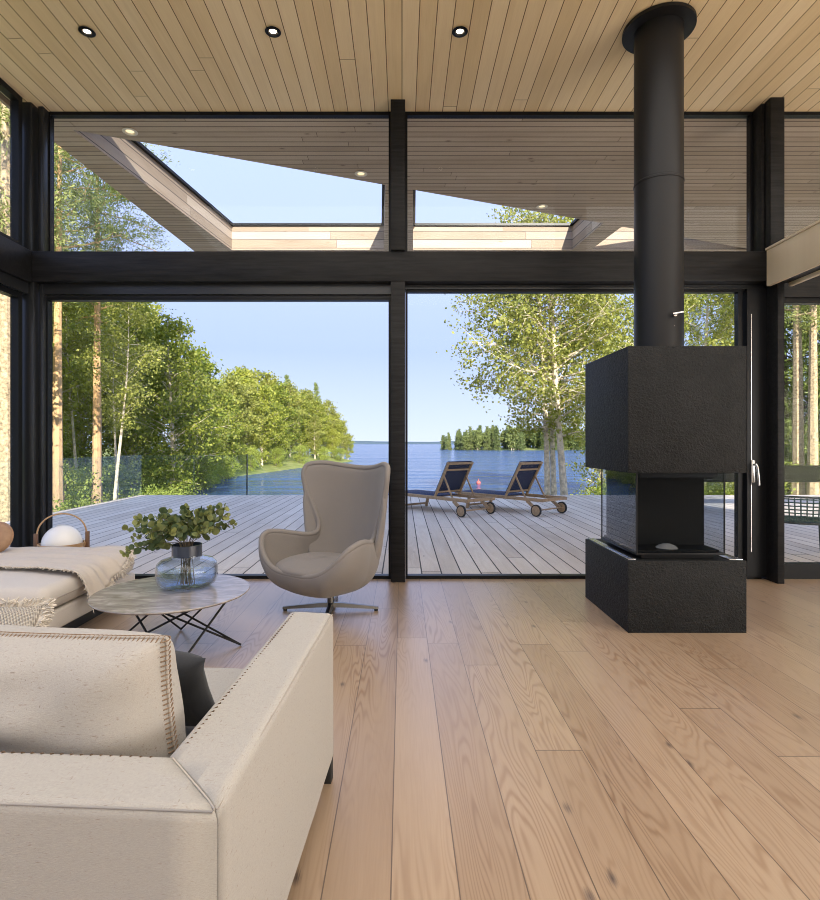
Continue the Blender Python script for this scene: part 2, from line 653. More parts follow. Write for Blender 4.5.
# glazing
window('window_1', -3.175, -.098, 0.0, 2.505, .022, bot=.03)
window('window_2', -3.175, -.098, 2.880, ZC, .022, bot=.01, top=.03, y=5.03, depth=.058, gl='glass_upper')
window('window_3', .027, XP0 - .02, 2.880, ZC, .022, bot=.01, top=.03, y=5.03, depth=.058, gl='glass_upper')
window('window_4', XP1, 7.15, 2.880, ZC, .022, bot=.01, top=.03, y=5.03, depth=.058, gl='glass_upper')
window('window_5', XP1, 5.2, 0, 2.50, .045, bot=.135)
window('window_6', 5.2, 7.15, 0, 2.50, .045, bot=.135)
struct('right_glass_wall_beam', MB().box(XP1 + .002, XR, 4.93, 5.10, 2.50, 2.878), M['black_wood'])
yy = [4.80, 2.5, 0.0, -2.5, REAR]
for k in range(4):
    window_x('window_%d' % (7 + k), yy[k + 1], yy[k], 0, 2.50, XL)
    window_x('window_%d' % (11 + k), yy[k + 1], yy[k], 2.880, ZC, XL)
# the sliding glass door in the right bay
d1 = empty_struct('door_1', (1.5, YG, 0))
m = MB()
XD1 = 3.165
m.box(.03, 3.2, 4.965, 5.035, 0, .03)
m.box(.03, XD1, 4.97, 5.03, 2.555, 2.575)
m.box(2.995, 3.035, 4.97, 5.03, .03, 2.555)
m.box(3.05, XP0 + .058, 4.93, 5.03, .03, 2.575)
m.box(.03, .05, 4.97, 5.03, .03, 2.555)
m.build('door_frame', M['black_frame'], d1)
MB().box(  .05, 2.995, 4.992, 5.008, .03, 2.555).build('pane', M['glass'], d1)
m = MB()
m.box(3.082, 3.086, 4.926, 4.93, .25, 2.35)
m.build('weather_strip', M['steel'], d1)
h = MB()
h.box(3.085, 3.115, 4.915, 4.93, .86, 1.06, .004)
h.tube([(3.10, 4.915, 1.02), (3.10, 4.88, 1.02), (3.105, 4.872, 1.0), (3.115, 4.872, .90), (3.12, 4.874, .84)], .011, 10)
h.build('door_handle', M['steel'], d1)
# black floor track in front of the glazing
# pale box beam toward the viewer on the right
bm_ = empty_struct('pale_beam', (3.3, 0, 2.57))
m = MB()
m.box(XP0, XP0 + .035, REAR, 4.845, 2.57, 2.88, .003)
m.box(XP0 + .19, XP0 + .225, REAR, 4.845, 2.57, 2.88, .003)
m.box(XP0 - .012, XP0 + .237, REAR, 4.845, 2.88, 2.90, .003)
m.build('beam_casing', M['pale_beam'], bm_)
MB().box(XP0 + .036, XP0 + .189, REAR, 4.845, 2.60, 2.63).build('sliding_track', M['black_frame'], bm_)

# ------------------------------------------------------------------ roof outside
def dY(x):
    return 5.295 + .385 * (x + 3.12)


ZR0, ZR1 = ZC, ZC + .37
soff = [[(-3.45, 5.06), (XR + .1, 5.06), (XR + .1, 8.59), (5.44, 8.59), (-3.12, 5.295), (-3.45, 5.22)],
        [(-3.45, 5.22), (-3.12, 5.295), (-2.62, 8.59), (-3.22, 8.59)],
        [(-3.22, 8.59), (XR + .1, 8.59), (XR + .1, 9.05), (-3.19, 9.05)],
        [(-.19, dY(-.19)), (.13, dY(.13)), (.17, 8.59), (-.28, 8.59)],
        [(2.72, dY(2.72)), (3.02, dY(3.02)), (2.90, 8.59), (2.62, 8.59)]]
roof = empty_struct('roof', (0, 7, ZR0))
m = MB()
for pl in soff:
    k = len(pl)
    # underside, made a little below the sides so the boards meet the edge
    m.mi = 0
    m.add([(p[0], p[1], ZR0) for p in pl], [tuple(range(k))[::-1]])
    m.mi = 2
    m.add([(p[0], p[1], ZR1) for p in pl], [tuple(range(k))])
    m.mi = 1
    for i in range(k):
        p, q = pl[i], pl[(i + 1) % k]
        m.add([(p[0], p[1], ZR0), (q[0], q[1], ZR0), (q[0], q[1], ZR1), (p[0], p[1], ZR1)], [(0, 1, 2, 3)])
m.build('eaves', [M['soffit'], M['fascia'], M['black_frame']], roof)
m = MB()
openings = [[(-3.10, 5.31), (-.20, dY(-.20)), (-.29, 8.58), (-2.61, 8.58)],
            [(.14, dY(.14)), (2.71, dY(2.71)), (2.61, 8.58), (.18, 8.58)],
            [(3.03, dY(3.03)), (5.42, 8.58), (2.91, 8.58)]]
for pl in openings:
    pts = [Vector((p[0], p[1], ZR1 + .015)) for p in pl]
    for i in range(len(pts)):
        m.bar(pts[i], pts[(i + 1) % len(pts)], .05, .035)
m.build('edge_flashing', M['black_frame'], roof)
MB().box(-3.47, -3.44, REAR, 5.22, ZC - .02, ZR1).build('gable_board', M['fascia'], roof)

# ------------------------------------------------------------------ deck, land, lake
struct('deck_floor', MB().box(-6.2, 12.5, 5.04, 13.2, -.14, -.02), M['deck'])
struct('side_deck_floor', MB().box(-6.2, -3.40, -2, 5.035, -.14, -.02), M['deck'])

SHL = [(-30, -9), (5, -9.5), (20, -12), (30, -17.0), (36, -17.6), (44, -17.4), (56, -15.3), (72, -13), (90, -9.8), (99, -8.4), (104, -9.5), (110, -16), (118, -40), (130, -120)]
SHR = [(-30, 1.0), (10, 1.5), (14, 2.6), (18, 4.4), (24, 10), (32, 17), (45, 30), (70, 60), (120, 130)]


def interp(tab, y):
    if y <= tab[0][0]: return tab[0][1]
    for (a, b), (c, d) in zip(tab, tab[1:]):
        if y <= c:
            return b + (d - b) * (y - a) / (c - a)
    return tab[-1][1]


def ground_z(x, y):
    dl = interp(SHL, y) - x
    dr = x - interp(SHR, y)
    d = max(dl, dr)
    if y < 14:
        d = max(d, (14 - y) * .6)
    n = .35 * mnoise.noise(Vector((x * .15, y * .15, 0))) + .12 * mnoise.noise(Vector((x * .6, y * .6, 3)))
    if d < 0:
        return -2.0 + max(-1.2, d * .35)
    return -2.0 + min(1.0, .2 * d) + min(1, d * .3) * n * .8 + min(1.2, max(0, d - 14) * .05)


xs = list(np.concatenate([np.linspace(-130, -45, 14), np.linspace(-42, 34, 77), np.linspace(40, 150, 14)]))
ys = list(np.concatenate([np.linspace(-30, 6, 10), np.linspace(7, 60, 54), np.linspace(63, 132, 24)]))
m = MB()
vs = [(x, y, ground_z(x, y)) for y in ys for x in xs]
nx = len(xs)
fs = [(j * nx + i, j * nx + i + 1, (j + 1) * nx + i + 1, (j + 1) * nx + i) for j in range(len(ys) - 1) for i in range(nx - 1)]
m.add(vs, fs, True)
struct('ground', m, M['ground'])
struct('lake', MB().add([(-4000, -200, -2), (4000, -200, -2), (4000, 6000, -2), (-4000, 6000, -2)], [(0, 1, 2, 3)]), M['water'])
# far shore, a low wooded rise on the horizon
rg = random.Random(5)
m = MB()
top, bot = [], []
for i in range(121):
    x = -1400 + i * 20
    h = 6.5 * (.35 + .65 * abs(math.sin(i * .13) * math.cos(i * .041))) + rg.random() * 1.4
    top.append((x, 1620, -2 + h + 3))
    bot.append((x, 1600, -2.3))
n_ = len(top)
m.add(bot + top + [(p[0], p[1] + 200, -2.3) for p in top],
      [(i, i + 1, n_ + i + 1, n_ + i) for i in range(n_ - 1)] + [(n_ + i, n_ + i + 1, 2 * n_ + i + 1, 2 * n_ + i) for i in range(n_ - 1)], True)
struct('distant_hill', m, M['far_shore'])
# island ground
m = MB()
ic = Vector((52, 262, -2.4))
vs = [ic + Vector((0, 0, 1.8))]
for k in range(48):
    t = 2 * PI * k / 48
    vs.append(ic + Vector((37 * math.cos(t), 26 * math.sin(t) + 3 * math.sin(3 * t), 0)))
m.add(vs, [(0, k + 1, (k + 1) % 48 + 1) for k in range(48)], True)
struct('island_ground_land', m, M['ground'])

# glass balustrade of the deck
m_posts = []
bal = thing('glass_balustrade', 'clear frameless glass balustrade along the wooden deck edge', 'balustrade', (-6.17, 10, -.02))
for k in range(4):
    y0 = 5.2 + k * 2.0
    MB().box(-6.175, -6.155, y0 + .015, y0 + 1.985, -.02, .93).build('glass_panel', M['glass_rail'], bal)
for k in range(2):
    x0 = -6.15 + k * 1.26
    MB().box(x0, x0 + 1.235, 13.15, 13.17, -.02, .93).build('glass_panel', M['glass_rail'], bal)
MB().add([(-3.64, 13.15, -.02), (-2.8, 13.15, -.02), (-3.55, 13.15, .93), (-3.64, 13.15, .93),
          (-3.64, 13.17, -.02), (-2.8, 13.17, -.02), (-3.55, 13.17, .93), (-3.64, 13.17, .93)],
         [(0, 1, 2, 3), (7, 6, 5, 4), (0, 4, 5, 1), (1, 5, 6, 2), (2, 6, 7, 3), (3, 7, 4, 0)]).build('end_panel', M['glass_rail'], bal)
MB().box(-3.665, -3.645, 13.14, 13.18, -.02, .95).build('post', M['black_frame'], bal)


# ------------------------------------------------------------------ trees
def leaf_cloud(name, mat, C, size, rng, aspect=.6, up=.35, parent=None, blade=False, dirs=None):
    """C: (n,3) leaf centres; every leaf a small four-cornered blade"""
    n = len(C)
    if dirs is None:
        a = rng.normal(size=(n, 3))
    else:
        a = dirs + rng.normal(size=(n, 3)) * .25
    a /= np.linalg.norm(a, axis=1)[:, None] + 1e-9
    nr = rng.normal(size=(n, 3))
    nr[:, 2] += up * 2
    b = np.cross(nr, a)
    b /= np.linalg.norm(b, axis=1)[:, None] + 1e-9
    s = size * rng.uniform(.65, 1.25, size=(n, 1))
    V = np.empty((n, 4, 3))
    V[:, 0] = C - a * s * .5
    V[:, 1] = C + b * s * .5 * aspect
    V[:, 2] = C + a * s * .5
    V[:, 3] = C - b * s * .5 * aspect
    me = bpy.data.meshes.new(name)
    me.vertices.add(4 * n)
    me.vertices.foreach_set('co', V.reshape(-1).astype(np.float32))
    me.loops.add(4 * n)
    me.loops.foreach_set('vertex_index', np.arange(4 * n, dtype=np.int32))
    me.polygons.add(n)
    me.polygons.foreach_set('loop_start', np.arange(0, 4 * n, 4, dtype=np.int32))
    me.polygons.foreach_set('loop_total', np.full(n, 4, dtype=np.int32))
    me.update(calc_edges=True)
    me.materials.append(mat)
    o = bpy.data.objects.new(name, me)
    COL.objects.link(o)
    if parent: o.parent = parent
    return o


def bent(p, d, L, rng, k=5, sag=0.0, wob=.12):
    pts = [Vector(p)]
    d = Vector(d).normalized()
    for i in range(k):
        d = (d + Vector(rng.normal(size=3)) * wob + Vector((0, 0, -sag))).normalized()
        pts.append(pts[-1] + d * L / k)
    return pts


def tree(kind, root, H, base, rfun, seed, nbr, nleaf, lsize, r0, leafm, barkm, lean=(0, 0), elev=(.2, .9), spread=.22, trunk_wob=.02, sag=.03, stems=1):
    """trunk with its limbs is one part, the foliage another"""
    WORLD_MODE[0] = False
    rng = np.random.default_rng(seed)
    mb = MB()
    anchors, adirs = [], []
    for st in range(stems):
        off = Vector((0, 0, 0)) if stems == 1 else Vector(rng.uniform(-.35, .35, 3)) * Vector((1, 1, 0))
        ln = Vector((lean[0] + (rng.uniform(-.08, .08) if stems > 1 else 0), lean[1] + (rng.uniform(-.08, .08) if stems > 1 else 0), 0))
        tp = []
        k = 10
        ph = rng.uniform(0, 6)
        for i in range(k + 1):
            t = i / k
            tp.append(off + ln * H * t + Vector((math.sin(ph + t * 4) * trunk_wob * H * t, math.cos(ph * 2 + t * 3) * trunk_wob * H * t, H * t - (.5 if i == 0 else 0))))
        mb.tube(tp, [r0 * (1 - .93 * (i / k) ** 1.1) * (1.25 if i == 0 else 1) for i in range(k + 1)], 8)

        def on(t):
            q = t * k
            i = min(int(q), k - 1)
            return tp[i].lerp(tp[i + 1], q - i)
        for b in range(nbr // stems):
            t = base + (1 - base) * ((b + rng.uniform(0, 1)) / (nbr // stems))
            t = min(t, .985)
            p = on(t)
            az = b * 2.4 + rng.uniform(-.5, .5)
            R = rfun((t - base) / (1 - base)) * rng.uniform(.7, 1.15)
            if kind == 'spruce':
                el = -.15 - .25 * (1 - t) + rng.uniform(-.1, .1)
            elif kind == 'pine':
                el = rng.uniform(-.1, .5)
            else:
                el = rng.uniform(*elev)
            d = Vector((math.cos(az) * math.cos(el), math.sin(az) * math.cos(el), math.sin(el)))
            bp = bent(p, d, R, rng, 5, sag)
            br = max(.006, r0 * .33 * (1 - t * .75))
            mb.tube(bp, [br * (1 - .8 * i / 5) for i in range(6)], 4, cap=False)
            nt = max(3, int(R * 4.5))
            for q in range(nt):
                s = rng.uniform(.25, 1.0)
                i = min(int(s * 5), 4)
                c = bp[i].lerp(bp[i + 1], s * 5 - i)
                dd = (bp[i + 1] - bp[i]).normalized()
                td = (dd + Vector(rng.normal(size=3)) * .75 + Vector((0, 0, .1 if kind != 'birch' else -.25))).normalized()
                Lt = R * .28 * rng.uniform(.5, 1.2)
                e = c + td * Lt
                if rng.uniform() < .5:
                    mb.tube([c, e], [br * .3, .003], 3, cap=False)
                for w in (.45, .8, 1.0):
                    anchors.append(c.lerp(e, w))
                    adirs.append(td)
    tr = mb.build('trunk', M[barkm], root)
    A = np.array([tuple(a) for a in anchors])
    D = np.array([tuple(a) for a in adirs])
    idx = rng.integers(0, len(A), nleaf)
    clump = np.clip(rng.exponential(1.0, size=(len(A), 1)), .3, 2.0)
    C = A[idx] + rng.normal(size=(nleaf, 3)) * spread * np.array([1, 1, .75]) * clump[idx] ** .5
    if kind in ('pine', 'spruce'):
        dirs = D[idx] + rng.normal(size=(nleaf, 3)) * .5
        dirs[:, 2] += .25 if kind == 'pine' else -.1
        leaf_cloud('foliage', M[leafm], C, lsize, rng, .2 if kind == 'pine' else .22, .2, root, dirs=dirs)
    else:
        leaf_cloud('foliage', M[leafm], C, lsize, rng, .72, .35, root)
    WORLD_MODE[0] = True
    return root


def oval(rmax, peak=.4, pw=.8):
    def f(t):
        t = min(max(t, 0), 1)
        q = t / peak if t < peak else (1 - t) / (1 - peak)
        return rmax * (.22 + .78 * q ** pw)
    return f


def cone(rmax):
    return lambda t: rmax * (1.03 - t) ** .85


def put(px, Y, dz=0.0):
    x = gx(px, Y)
    return Vector((x, Y, ground_z(x, Y) + dz))


G_PINE = 'pines on the forested bank'
G_BIRCH = 'leafy trees on the forested bank'
# -- the leafy trees by the water at the left
T = thing('alder_tree', 'tall dense bright green tree at the lake end of the near woods', 'tree', put(172, 30))
tree('alder', T, 11.0, .08, oval(3.0, .38), 11, 90, 16000, .17, .16, 'leaf_alder', 'bark_birch')
ALDER = T
T2 = copy_tree(T, put(134, 33), 2.1, 1.1, 'tall bright green tree just behind the two bare pine trunks')
T3 = copy_tree(T, put(198, 38), 4.0, .70, 'rounded green tree between the tall dense tree and the wooded point')
# near pines with bare trunks
T = thing('pine_tree', 'tall pine with straight orange trunk standing beside the corner pillar', 'tree', put(58, 19), 0, G_PINE)
tree('pine', T, 17.5, .46, oval(3.1, .45), 21, 46, 26000, .15, .19, 'leaf_pine', 'bark_pine', spread=.24, trunk_wob=.004)
PINE = T
copy_tree(T, put(97, 22), 1.3, 1.02, 'grey-brown pine trunk second from the corner pillar', G_PINE)
T = thing('pine_tree', 'pale thick pine trunk seen through the narrow left side window', 'tree', put(6, 13), 0, G_PINE)
tree('pine', T, 16, .42, oval(2.8, .5), 22, 44, 20000, .15, .2, 'leaf_pine', 'bark_pale', spread=.25, trunk_wob=.004)
PINE2 = T
# thin birches among the pines
T = thing('birch_tree', 'slender birch with leaning white trunk at the edge of the deck', 'tree', put(112, 21), 0)
tree('birch', T, 9.5, .45, oval(1.5, .45), 31, 40, 4200, .11, .075, 'leaf_birch', 'bark_birch', lean=(.06, 0), trunk_wob=.02)
BIRCH_THIN = T
copy_tree(T, put(118, 25), 2.2, .95, 'thin white-stemmed birch behind the leaning birch')
copy_tree(T, put(78, 27), 4.2, 1.1, 'thin birch standing between the two bare pine trunks')
# woods behind
row = [(-125, 17, 1.15, 0), (-25, 20, 1.1, 1), (28, 26, 1.2, 0), (12, 19, .9, 2), (44, 33, 1.25, 0), (70, 38, .85, 2), (84, 31, 1.1, 0), (100, 44, .9, 2),
       (118, 40, 1.2, 0), (146, 47, 1.25, 0), (-120, 14, 1.1, 0), (-10, 32, 1.3, 2), (60, 46, 1.25, 0), (20, 42, 1.3, 2)]
for i, (px, Y, s, k) in enumerate(row):
    src = (ALDER, PINE, PINE2)[k]
    lab = ('leafy tree of the deep woods, mixed with many like it behind the pines' if k == 0 else
           'pine of the deep woods, partly hidden behind leafy trees')
    copy_tree(src, put(px, Y), i * 1.7, s, lab, 'deep woods trees behind the near pines' if k == 0 else 'deep woods pines behind leafy trees')

# -- the wooded point
protoA = thing('birch_tree', 'birch of the sunlit grove on the wooded point', 'tree', put(232, 58), 0, 'grove on the wooded point')
tree('birch', protoA, 9.5, .10, oval(2.5, .42), 41, 60, 5600, .26, .13, 'leaf_birch', 'bark_birch', spread=.28)
protoB = thing('alder_tree', 'alder of the sunlit grove on the wooded point', 'tree', put(262, 66), 0, 'grove on the wooded point, alders')
tree('alder', protoB, 9.0, .06, oval(2.7, .4), 42, 60, 6000, .27, .13, 'leaf_alder', 'bark_birch', spread=.3)
pt = [(224, 50, .82, 1), (214, 58, .9, 0), (238, 64, 1.15, 1), (246, 74, 1.25, 0), (228, 70, 1.08, 1), (256, 80, 1.3, 0), (270, 80, 1.25, 0), (280, 76, 1.1, 1),
      (268, 92, 1.3, 1), (290, 82, 1.1, 0), (300, 88, 1.05, 1), (308, 94, 1.15, 0), (318, 94, 1.0, 1), (327, 98, 1.0, 0), (335, 99, .85, 1), (343, 100.5, .70, 0),
      (302, 102, 1.2, 0), (286, 100, 1.35, 1), (247, 62, .95, 0), (276, 70, .8, 1), (315, 88, .7, 0), (333, 95, .55, 1), (204, 48, .9, 0), (348, 101, .5, 1), (194, 52, 1.2, 1)]
for i, (px, Y, s, k) in enumerate(pt):
    copy_tree((protoA, protoB)[k], put(px, Y), i * 2.3, s)
# a pair of darker conifers poking out of the grove
SPR = thing('spruce_tree', 'dark spruce top poking out of the grove, nearer the lake end', 'tree', put(316, 104))
tree('spruce', SPR, 13.5, .05, cone(2.2), 51, 110, 9000, .36, .15, 'leaf_spruce', 'bark_dark', spread=.16)
copy_tree(SPR, put(287, 106), 1, 1.12, 'dark spruce top poking out of the middle of the grove')
# shrubs along the bank
SHRUB = thing('shrub', 'bright green shrub at the foot of the orange pine trunk', 'shrub', put(72, 17.5))
tree('shrub', SHRUB, 1.7, .02, oval(1.1, .5), 61, 34, 3600, .09, .03, 'leaf_shrub', 'bark_dark', stems=3, spread=.2, elev=(.1, 1.1))
sh = [(98, 18.5, .9), (120, 20, .9), (142, 24, 1.1), (160, 27, 1.2), (178, 30, 1.2), (196, 40, 1.3), (50, 21, 1.2), (86, 25, 1.2), (20, 16, 1.0), (-8, 15, 1.0), (210, 44, 1.3),
      (110, 28, 1.4), (130, 32, 1.5), (152, 36, 1.6), (60, 30, 1.6), (226, 50, 1.2), (250, 60, 1.3), (275, 68, 1.2), (300, 77, 1.3), (325, 87, 1.2), (340, 94, 1.1)]
for i, (px, Y, s) in enumerate(sh):
    copy_tree(SHRUB, put(px, Y), i * 1.1, s, 'bright green shrub in the low growth along the forested shore', 'shrubs along the forested shore')

# -- birch clump beyond the loungers
spots = [(548, 15.6, -.02, 9.4, 'left-leaning birch with thin pale trunk, first of the lakeside clump', 71),
         (556, 16.4, -.035, 9.9, 'middle birch of the three-trunk lakeside clump beyond the loungers', 72),
         (568, 15.2, -.06, 9.0, 'thickest birch of the lakeside clump, its pale trunk leaning', 73)]
for px, Y, ln, H, lab, sd in spots:
    T = thing('birch_tree', lab.replace('left-leaning birch', 'slim birch'), 'tree', put(px, Y))
    tree('birch', T, H, .34, oval(2.7, .30, .65), sd, 70, 13000, .09, .10 if sd < 73 else .12, 'leaf_birch', 'bark_birch', lean=(ln, 0), trunk_wob=.012,
         elev=(.05, .85), sag=.035, spread=.16)
# trees behind the stove
T = thing('birch_tree', 'loose leafy birch behind the stove pipe', 'tree', put(650, 19))
tree('birch', T, 10.5, .14, oval(2.6, .4), 76, 66, 9500, .12, .12, 'leaf_birch', 'bark_birch', spread=.2)
copy_tree(T, put(600, 24), 2, 1.0, 'airy birch between the lakeside clump and the stove')
copy_tree(T, put(705, 24), 4, 1.1, 'leafy birch seen between stove pipe and sliding door')
SP2 = thing('spruce_tree', 'spruce with drooping green boughs seen through the window beside the rope chair', 'tree', put(812, 24))
tree('spruce', SP2, 12.5, .08, cone(2.6), 52, 150, 15000, .26, .14, 'leaf_spruce', 'bark_dark', spread=.14)
copy_tree(SP2, put(735, 26), 1.4, 1.1, 'spruce behind the sliding door frame')
copy_tree(SP2, put(850, 22), 2.6, 1.0, 'spruce at the edge of the window beside the rope chair')
copy_tree(SP2, put(785, 25), 3.6, 1.15, 'tall spruce deep behind the two pale pine trunks')
T = copy_tree(PINE2, put(798, 20), 0, 1.0, 'pale pine trunk nearest the right pillar in the window above the rope chair')
copy_tree(PINE2, put(813, 19.5), 2, .9, 'second pale pine trunk from the right pillar above the rope chair')
copy_tree(PINE2, put(680, 30), 4, .9, 'pine among the birches behind the stove')
for i, (px, Y, s) in enumerate([(582, 19, .7), (606, 17.5, .75), (700, 18, .9), (722, 19, .9), (640, 21, 1.0), (745, 17, 1.0), (790, 26, 1.0), (830, 27, 1.0), (775, 25, 1.0), (668, 19, .9)]):
    copy_tree(SHRUB, put(px, Y), i, s, 'low green shrub on the bank behind the deck, near the birches', 'shrubs behind the deck')

# -- wooded island across the water
IA = thing('spruce_tree', 'conifer of the wooded island across the lake', 'tree', (30, 245, -1.2), 0, 'conifers of the far island')
tree('spruce', IA, 9.5, .03, cone(2.0), 81, 60, 1500, 1.0, .14, 'leaf_far', 'bark_dark', spread=.3)
IB = thing('birch_tree', 'leafy tree of the wooded island across the lake', 'tree', (33, 243, -1.2), 0, 'leafy trees of the far island')
tree('birch', IB, 7.5, .05, oval(2.5, .4), 82, 40, 1300, .85, .12, 'leaf_far', 'bark_birch', spread=.4)
rg = random.Random(8)
for i in range(120):
    while True:
        u, v = rg.uniform(-1, 1), rg.uniform(-1, .55)
        if u * u + v * v < .93:
            break
    edge = 1 - max(0, -u) ** 3 * .45
    s = rg.uniform(.75, 1.15) * edge
    k = rg.random() < .68
    copy_tree(IA if k else IB, (ic.x + 36 * u, ic.y + 26 * v, -1.6 + .9 * (1 - (u * u + v * v))), rg.uniform(0, 6), s)

# ------------------------------------------------------------------ furniture indoors
def frame_matrix(loc, x, z):
    """matrix with local X along x and local Z along z"""
    z = Vector(z).normalized()
    x = Vector(x)
    x = (x - z * x.dot(z)).normalized()
    y = z.cross(x)
    m_ = Matrix((x, y, z)).transposed().to_4x4()
    m_.translation = Vector(loc)
    return m_


def pillow_pts(w, h, t, n=26, pinch=.06, p=2.4, seed=0, wr=.012):
    """cushion: width along x, height along y, thickness along z; returns vertices, faces and the edge loop"""
    vs, fs = [], []
    idx = {}
    for side in (1, -1):
        for j in range(n + 1):
            for i in range(n + 1):
                u, v = i / n * 2 - 1, j / n * 2 - 1
                edge = i in (0, n) or j in (0, n)
                if edge and side == -1:
                    idx[(side, i, j)] = idx[(1, i, j)]
                    continue
                x = w / 2 * u * (1 - pinch * (1 - v * v) ** 1.0 * abs(u) ** 3 * .6)
                y = h / 2 * v * (1 - pinch * (1 - u * u) ** 1.0 * abs(v) ** 3 * .6)
                z = side * t / 2 * ((1 - abs(u) ** p) * (1 - abs(v) ** p)) ** .45
                if not edge:
                    z += wr * mnoise.noise(Vector((u * 2.3 + seed, v * 2.3, seed * 1.7 + side))) * (1 - max(abs(u), abs(v)) ** 4)
                idx[(side, i, j)] = len(vs)
                vs.append(Vector((x, y, z)))
        for j in range(n):
            for i in range(n):
                q = [idx[(side, i, j)], idx[(side, i + 1, j)], idx[(side, i + 1, j + 1)], idx[(side, i, j + 1)]]
                fs.append(tuple(q if side == 1 else q[::-1]))
    loop = [idx[(1, i, 0)] for i in range(n)] + [idx[(1, n, j)] for j in range(n)] + [idx[(1, i, n)] for i in range(n, 0, -1)] + [idx[(1, 0, j)] for j in range(n, 0, -1)]
    return vs, fs, [vs[i] for i in loop]


def cushion(name, label, mat, Mx, w, h, t, seed=0, pinch=.06, wr=.012, cat='cushion', p=2.4):
    loc = Mx.translation
    root = thing(name, label, cat, loc)
    vs, fs, loop = pillow_pts(w, h, t, 26, pinch, p, seed, wr)
    vs = [Mx @ v for v in vs]
    MB().add(vs, fs, True).build('cushion_cover', M[mat], root, auto=0)
    return root, [Mx @ v for v in loop], Mx


# ---- sofa in the foreground: back runs left, arm runs away from the viewer
ang = math.radians(3.2)
SA = Vector((math.sin(ang), math.cos(ang), 0))       # along the arm
SB = Vector((math.cos(ang), -math.sin(ang), 0))      # to the right
SO = Vector((-.306, .925, 0))
SM = Matrix((SB, SA, Vector((0, 0, 1)))).transposed().to_4x4()
SM.translation = SO                                   # local x: right, y: away; origin = outer corner
t_ = .165
HS = .60
sofa = thing('sofa', 'beige flecked fabric sofa with low arm in the foreground', 'sofa', SO, -ang)


def sofa_part(name, mb_fn, mat, rng_seed=0, soft=0.0):
    WORLD_MODE[0] = False
    m_ = MB()
    mb_fn(m_)
    if soft:
        out = []
        for q in m_.v:
            v = Vector(q)
            d = mnoise.noise(v * 4 + Vector((rng_seed, 0, 0))) * soft + mnoise.noise(v * 11 + Vector((0, rng_seed, 0))) * soft * .35
            out.append(tuple(v + Vector((d * .6, d * .5, d if v.z > .3 else 0))))
        m_.v = out
    o = m_.build(name, M[mat], sofa, auto=0)
    WORLD_MODE[0] = True
    return o


def soft_block(m_, poly, z0, z1, bev, sub=(28, 6), mit=False):
    """prism with rounded edges, cut into a grid fine enough to be uneven like upholstery"""
    bm = bmesh.new()
    vs = [bm.verts.new((p[0], p[1], z0)) for p in poly]
    f = bm.faces.new(vs)
    r = bmesh.ops.extrude_face_region(bm, geom=[f])
    ev = [e for e in r['geom'] if isinstance(e, bmesh.types.BMVert)]
    bmesh.ops.translate(bm, vec=(0, 0, z1 - z0), verts=ev)
    bmesh.ops.recalc_face_normals(bm, faces=bm.faces)
    xs_ = [p[0] for p in poly]
    ys_ = [p[1] for p in poly]
    def mitre(v):
        return mit and min(abs(v.co.x + v.co.y), 9) < .004 and v.co.x > -t_ - .01
    eg = [e for e in bm.edges if not (mitre(e.verts[0]) and mitre(e.verts[1]))]
    bmesh.ops.bevel(bm, geom=eg, offset=bev, segments=5, affect='EDGES', profile=.5)
    for k in range(1, sub[0]):
        x = min(xs_) + (max(xs_) - min(xs_)) * k / sub[0]
        bmesh.ops.bisect_plane(bm, geom=list(bm.verts) + list(bm.edges) + list(bm.faces), plane_co=(x, 0, 0), plane_no=(1, 0, 0))
    for k in range(1, sub[1]):
        y = min(ys_) + (max(ys_) - min(ys_)) * k / sub[1]
        bmesh.ops.bisect_plane(bm, geom=list(bm.verts) + list(bm.edges) + list(bm.faces), plane_co=(0, y, 0), plane_no=(0, 1, 0))
    m_._bm(bm, None, True)


LA = 1.10
sofa_part('backrest', lambda q: soft_block(q, [(-2.6, 0), (0, 0), (-t_, t_), (-2.6, t_)], .075, HS, .022, (30, 5), True), 'sofa', 1, .004)
sofa_part('armrest', lambda q: soft_block(q, [(0, .002), (0, LA), (-t_, LA), (-t_, t_ + .002)], .075, HS, .022, (5, 16), True), 'sofa', 2, .004)
sofa_part('seat_base', lambda q: q.box(-2.6, -t_ - .003, t_ + .003, LA - .03, .08, .24, .02), 'sofa')
sofa_part('seat_cushion', lambda q: soft_block(q, [(-2.6, t_ + .004), (-t_ - .004, t_ + .004), (-t_ - .004, LA + .02), (-2.6, LA + .02)], .243, .385, .045, (24, 12)), 'sofa', 3, .012)


def piping(q):
    e = .006
    q.tube([(-2.6, .0055, HS - .0055), (-.010, .0055, HS - .0055)], .0018, 6)
    q.tube([(-.0055, .010, HS - .0055), (-.0055, LA - .02, HS - .0055), (-.006, LA - .008, HS - .012), (-.0055, LA - .0055, HS - .03), (-.0055, LA - .0055, .10)], .0018, 6)
    q.tube([(-.008, .008, HS - .003), (-.025, .025, HS + .001), (-t_ + .02, t_ - .02, HS + .001)], .002, 6)
    q.tube([(-.004, .004, HS - .015), (-.004, .004, .09)], .002, 6)


sofa_part('piping', piping, 'sofa_seam')


def stitches(q):
    rg_ = random.Random(3)
    for k in range(46):
        y = t_ + .03 + k * (LA - t_ - .05) / 46
        x = -t_ + .004
        q.tube([(x - .004, y, HS - .022), (x + .010, y + .004, HS - .004), (x + .022, y + .006, HS + .002)], .0016, 4)
    for k in range(90):
        x = -t_ - .03 - k * .02
        q.tube([(x, t_ + .001, HS - .02), (x + .003, t_ - .010, HS - .003), (x + .005, t_ - .02, HS + .002)], .0016, 4)


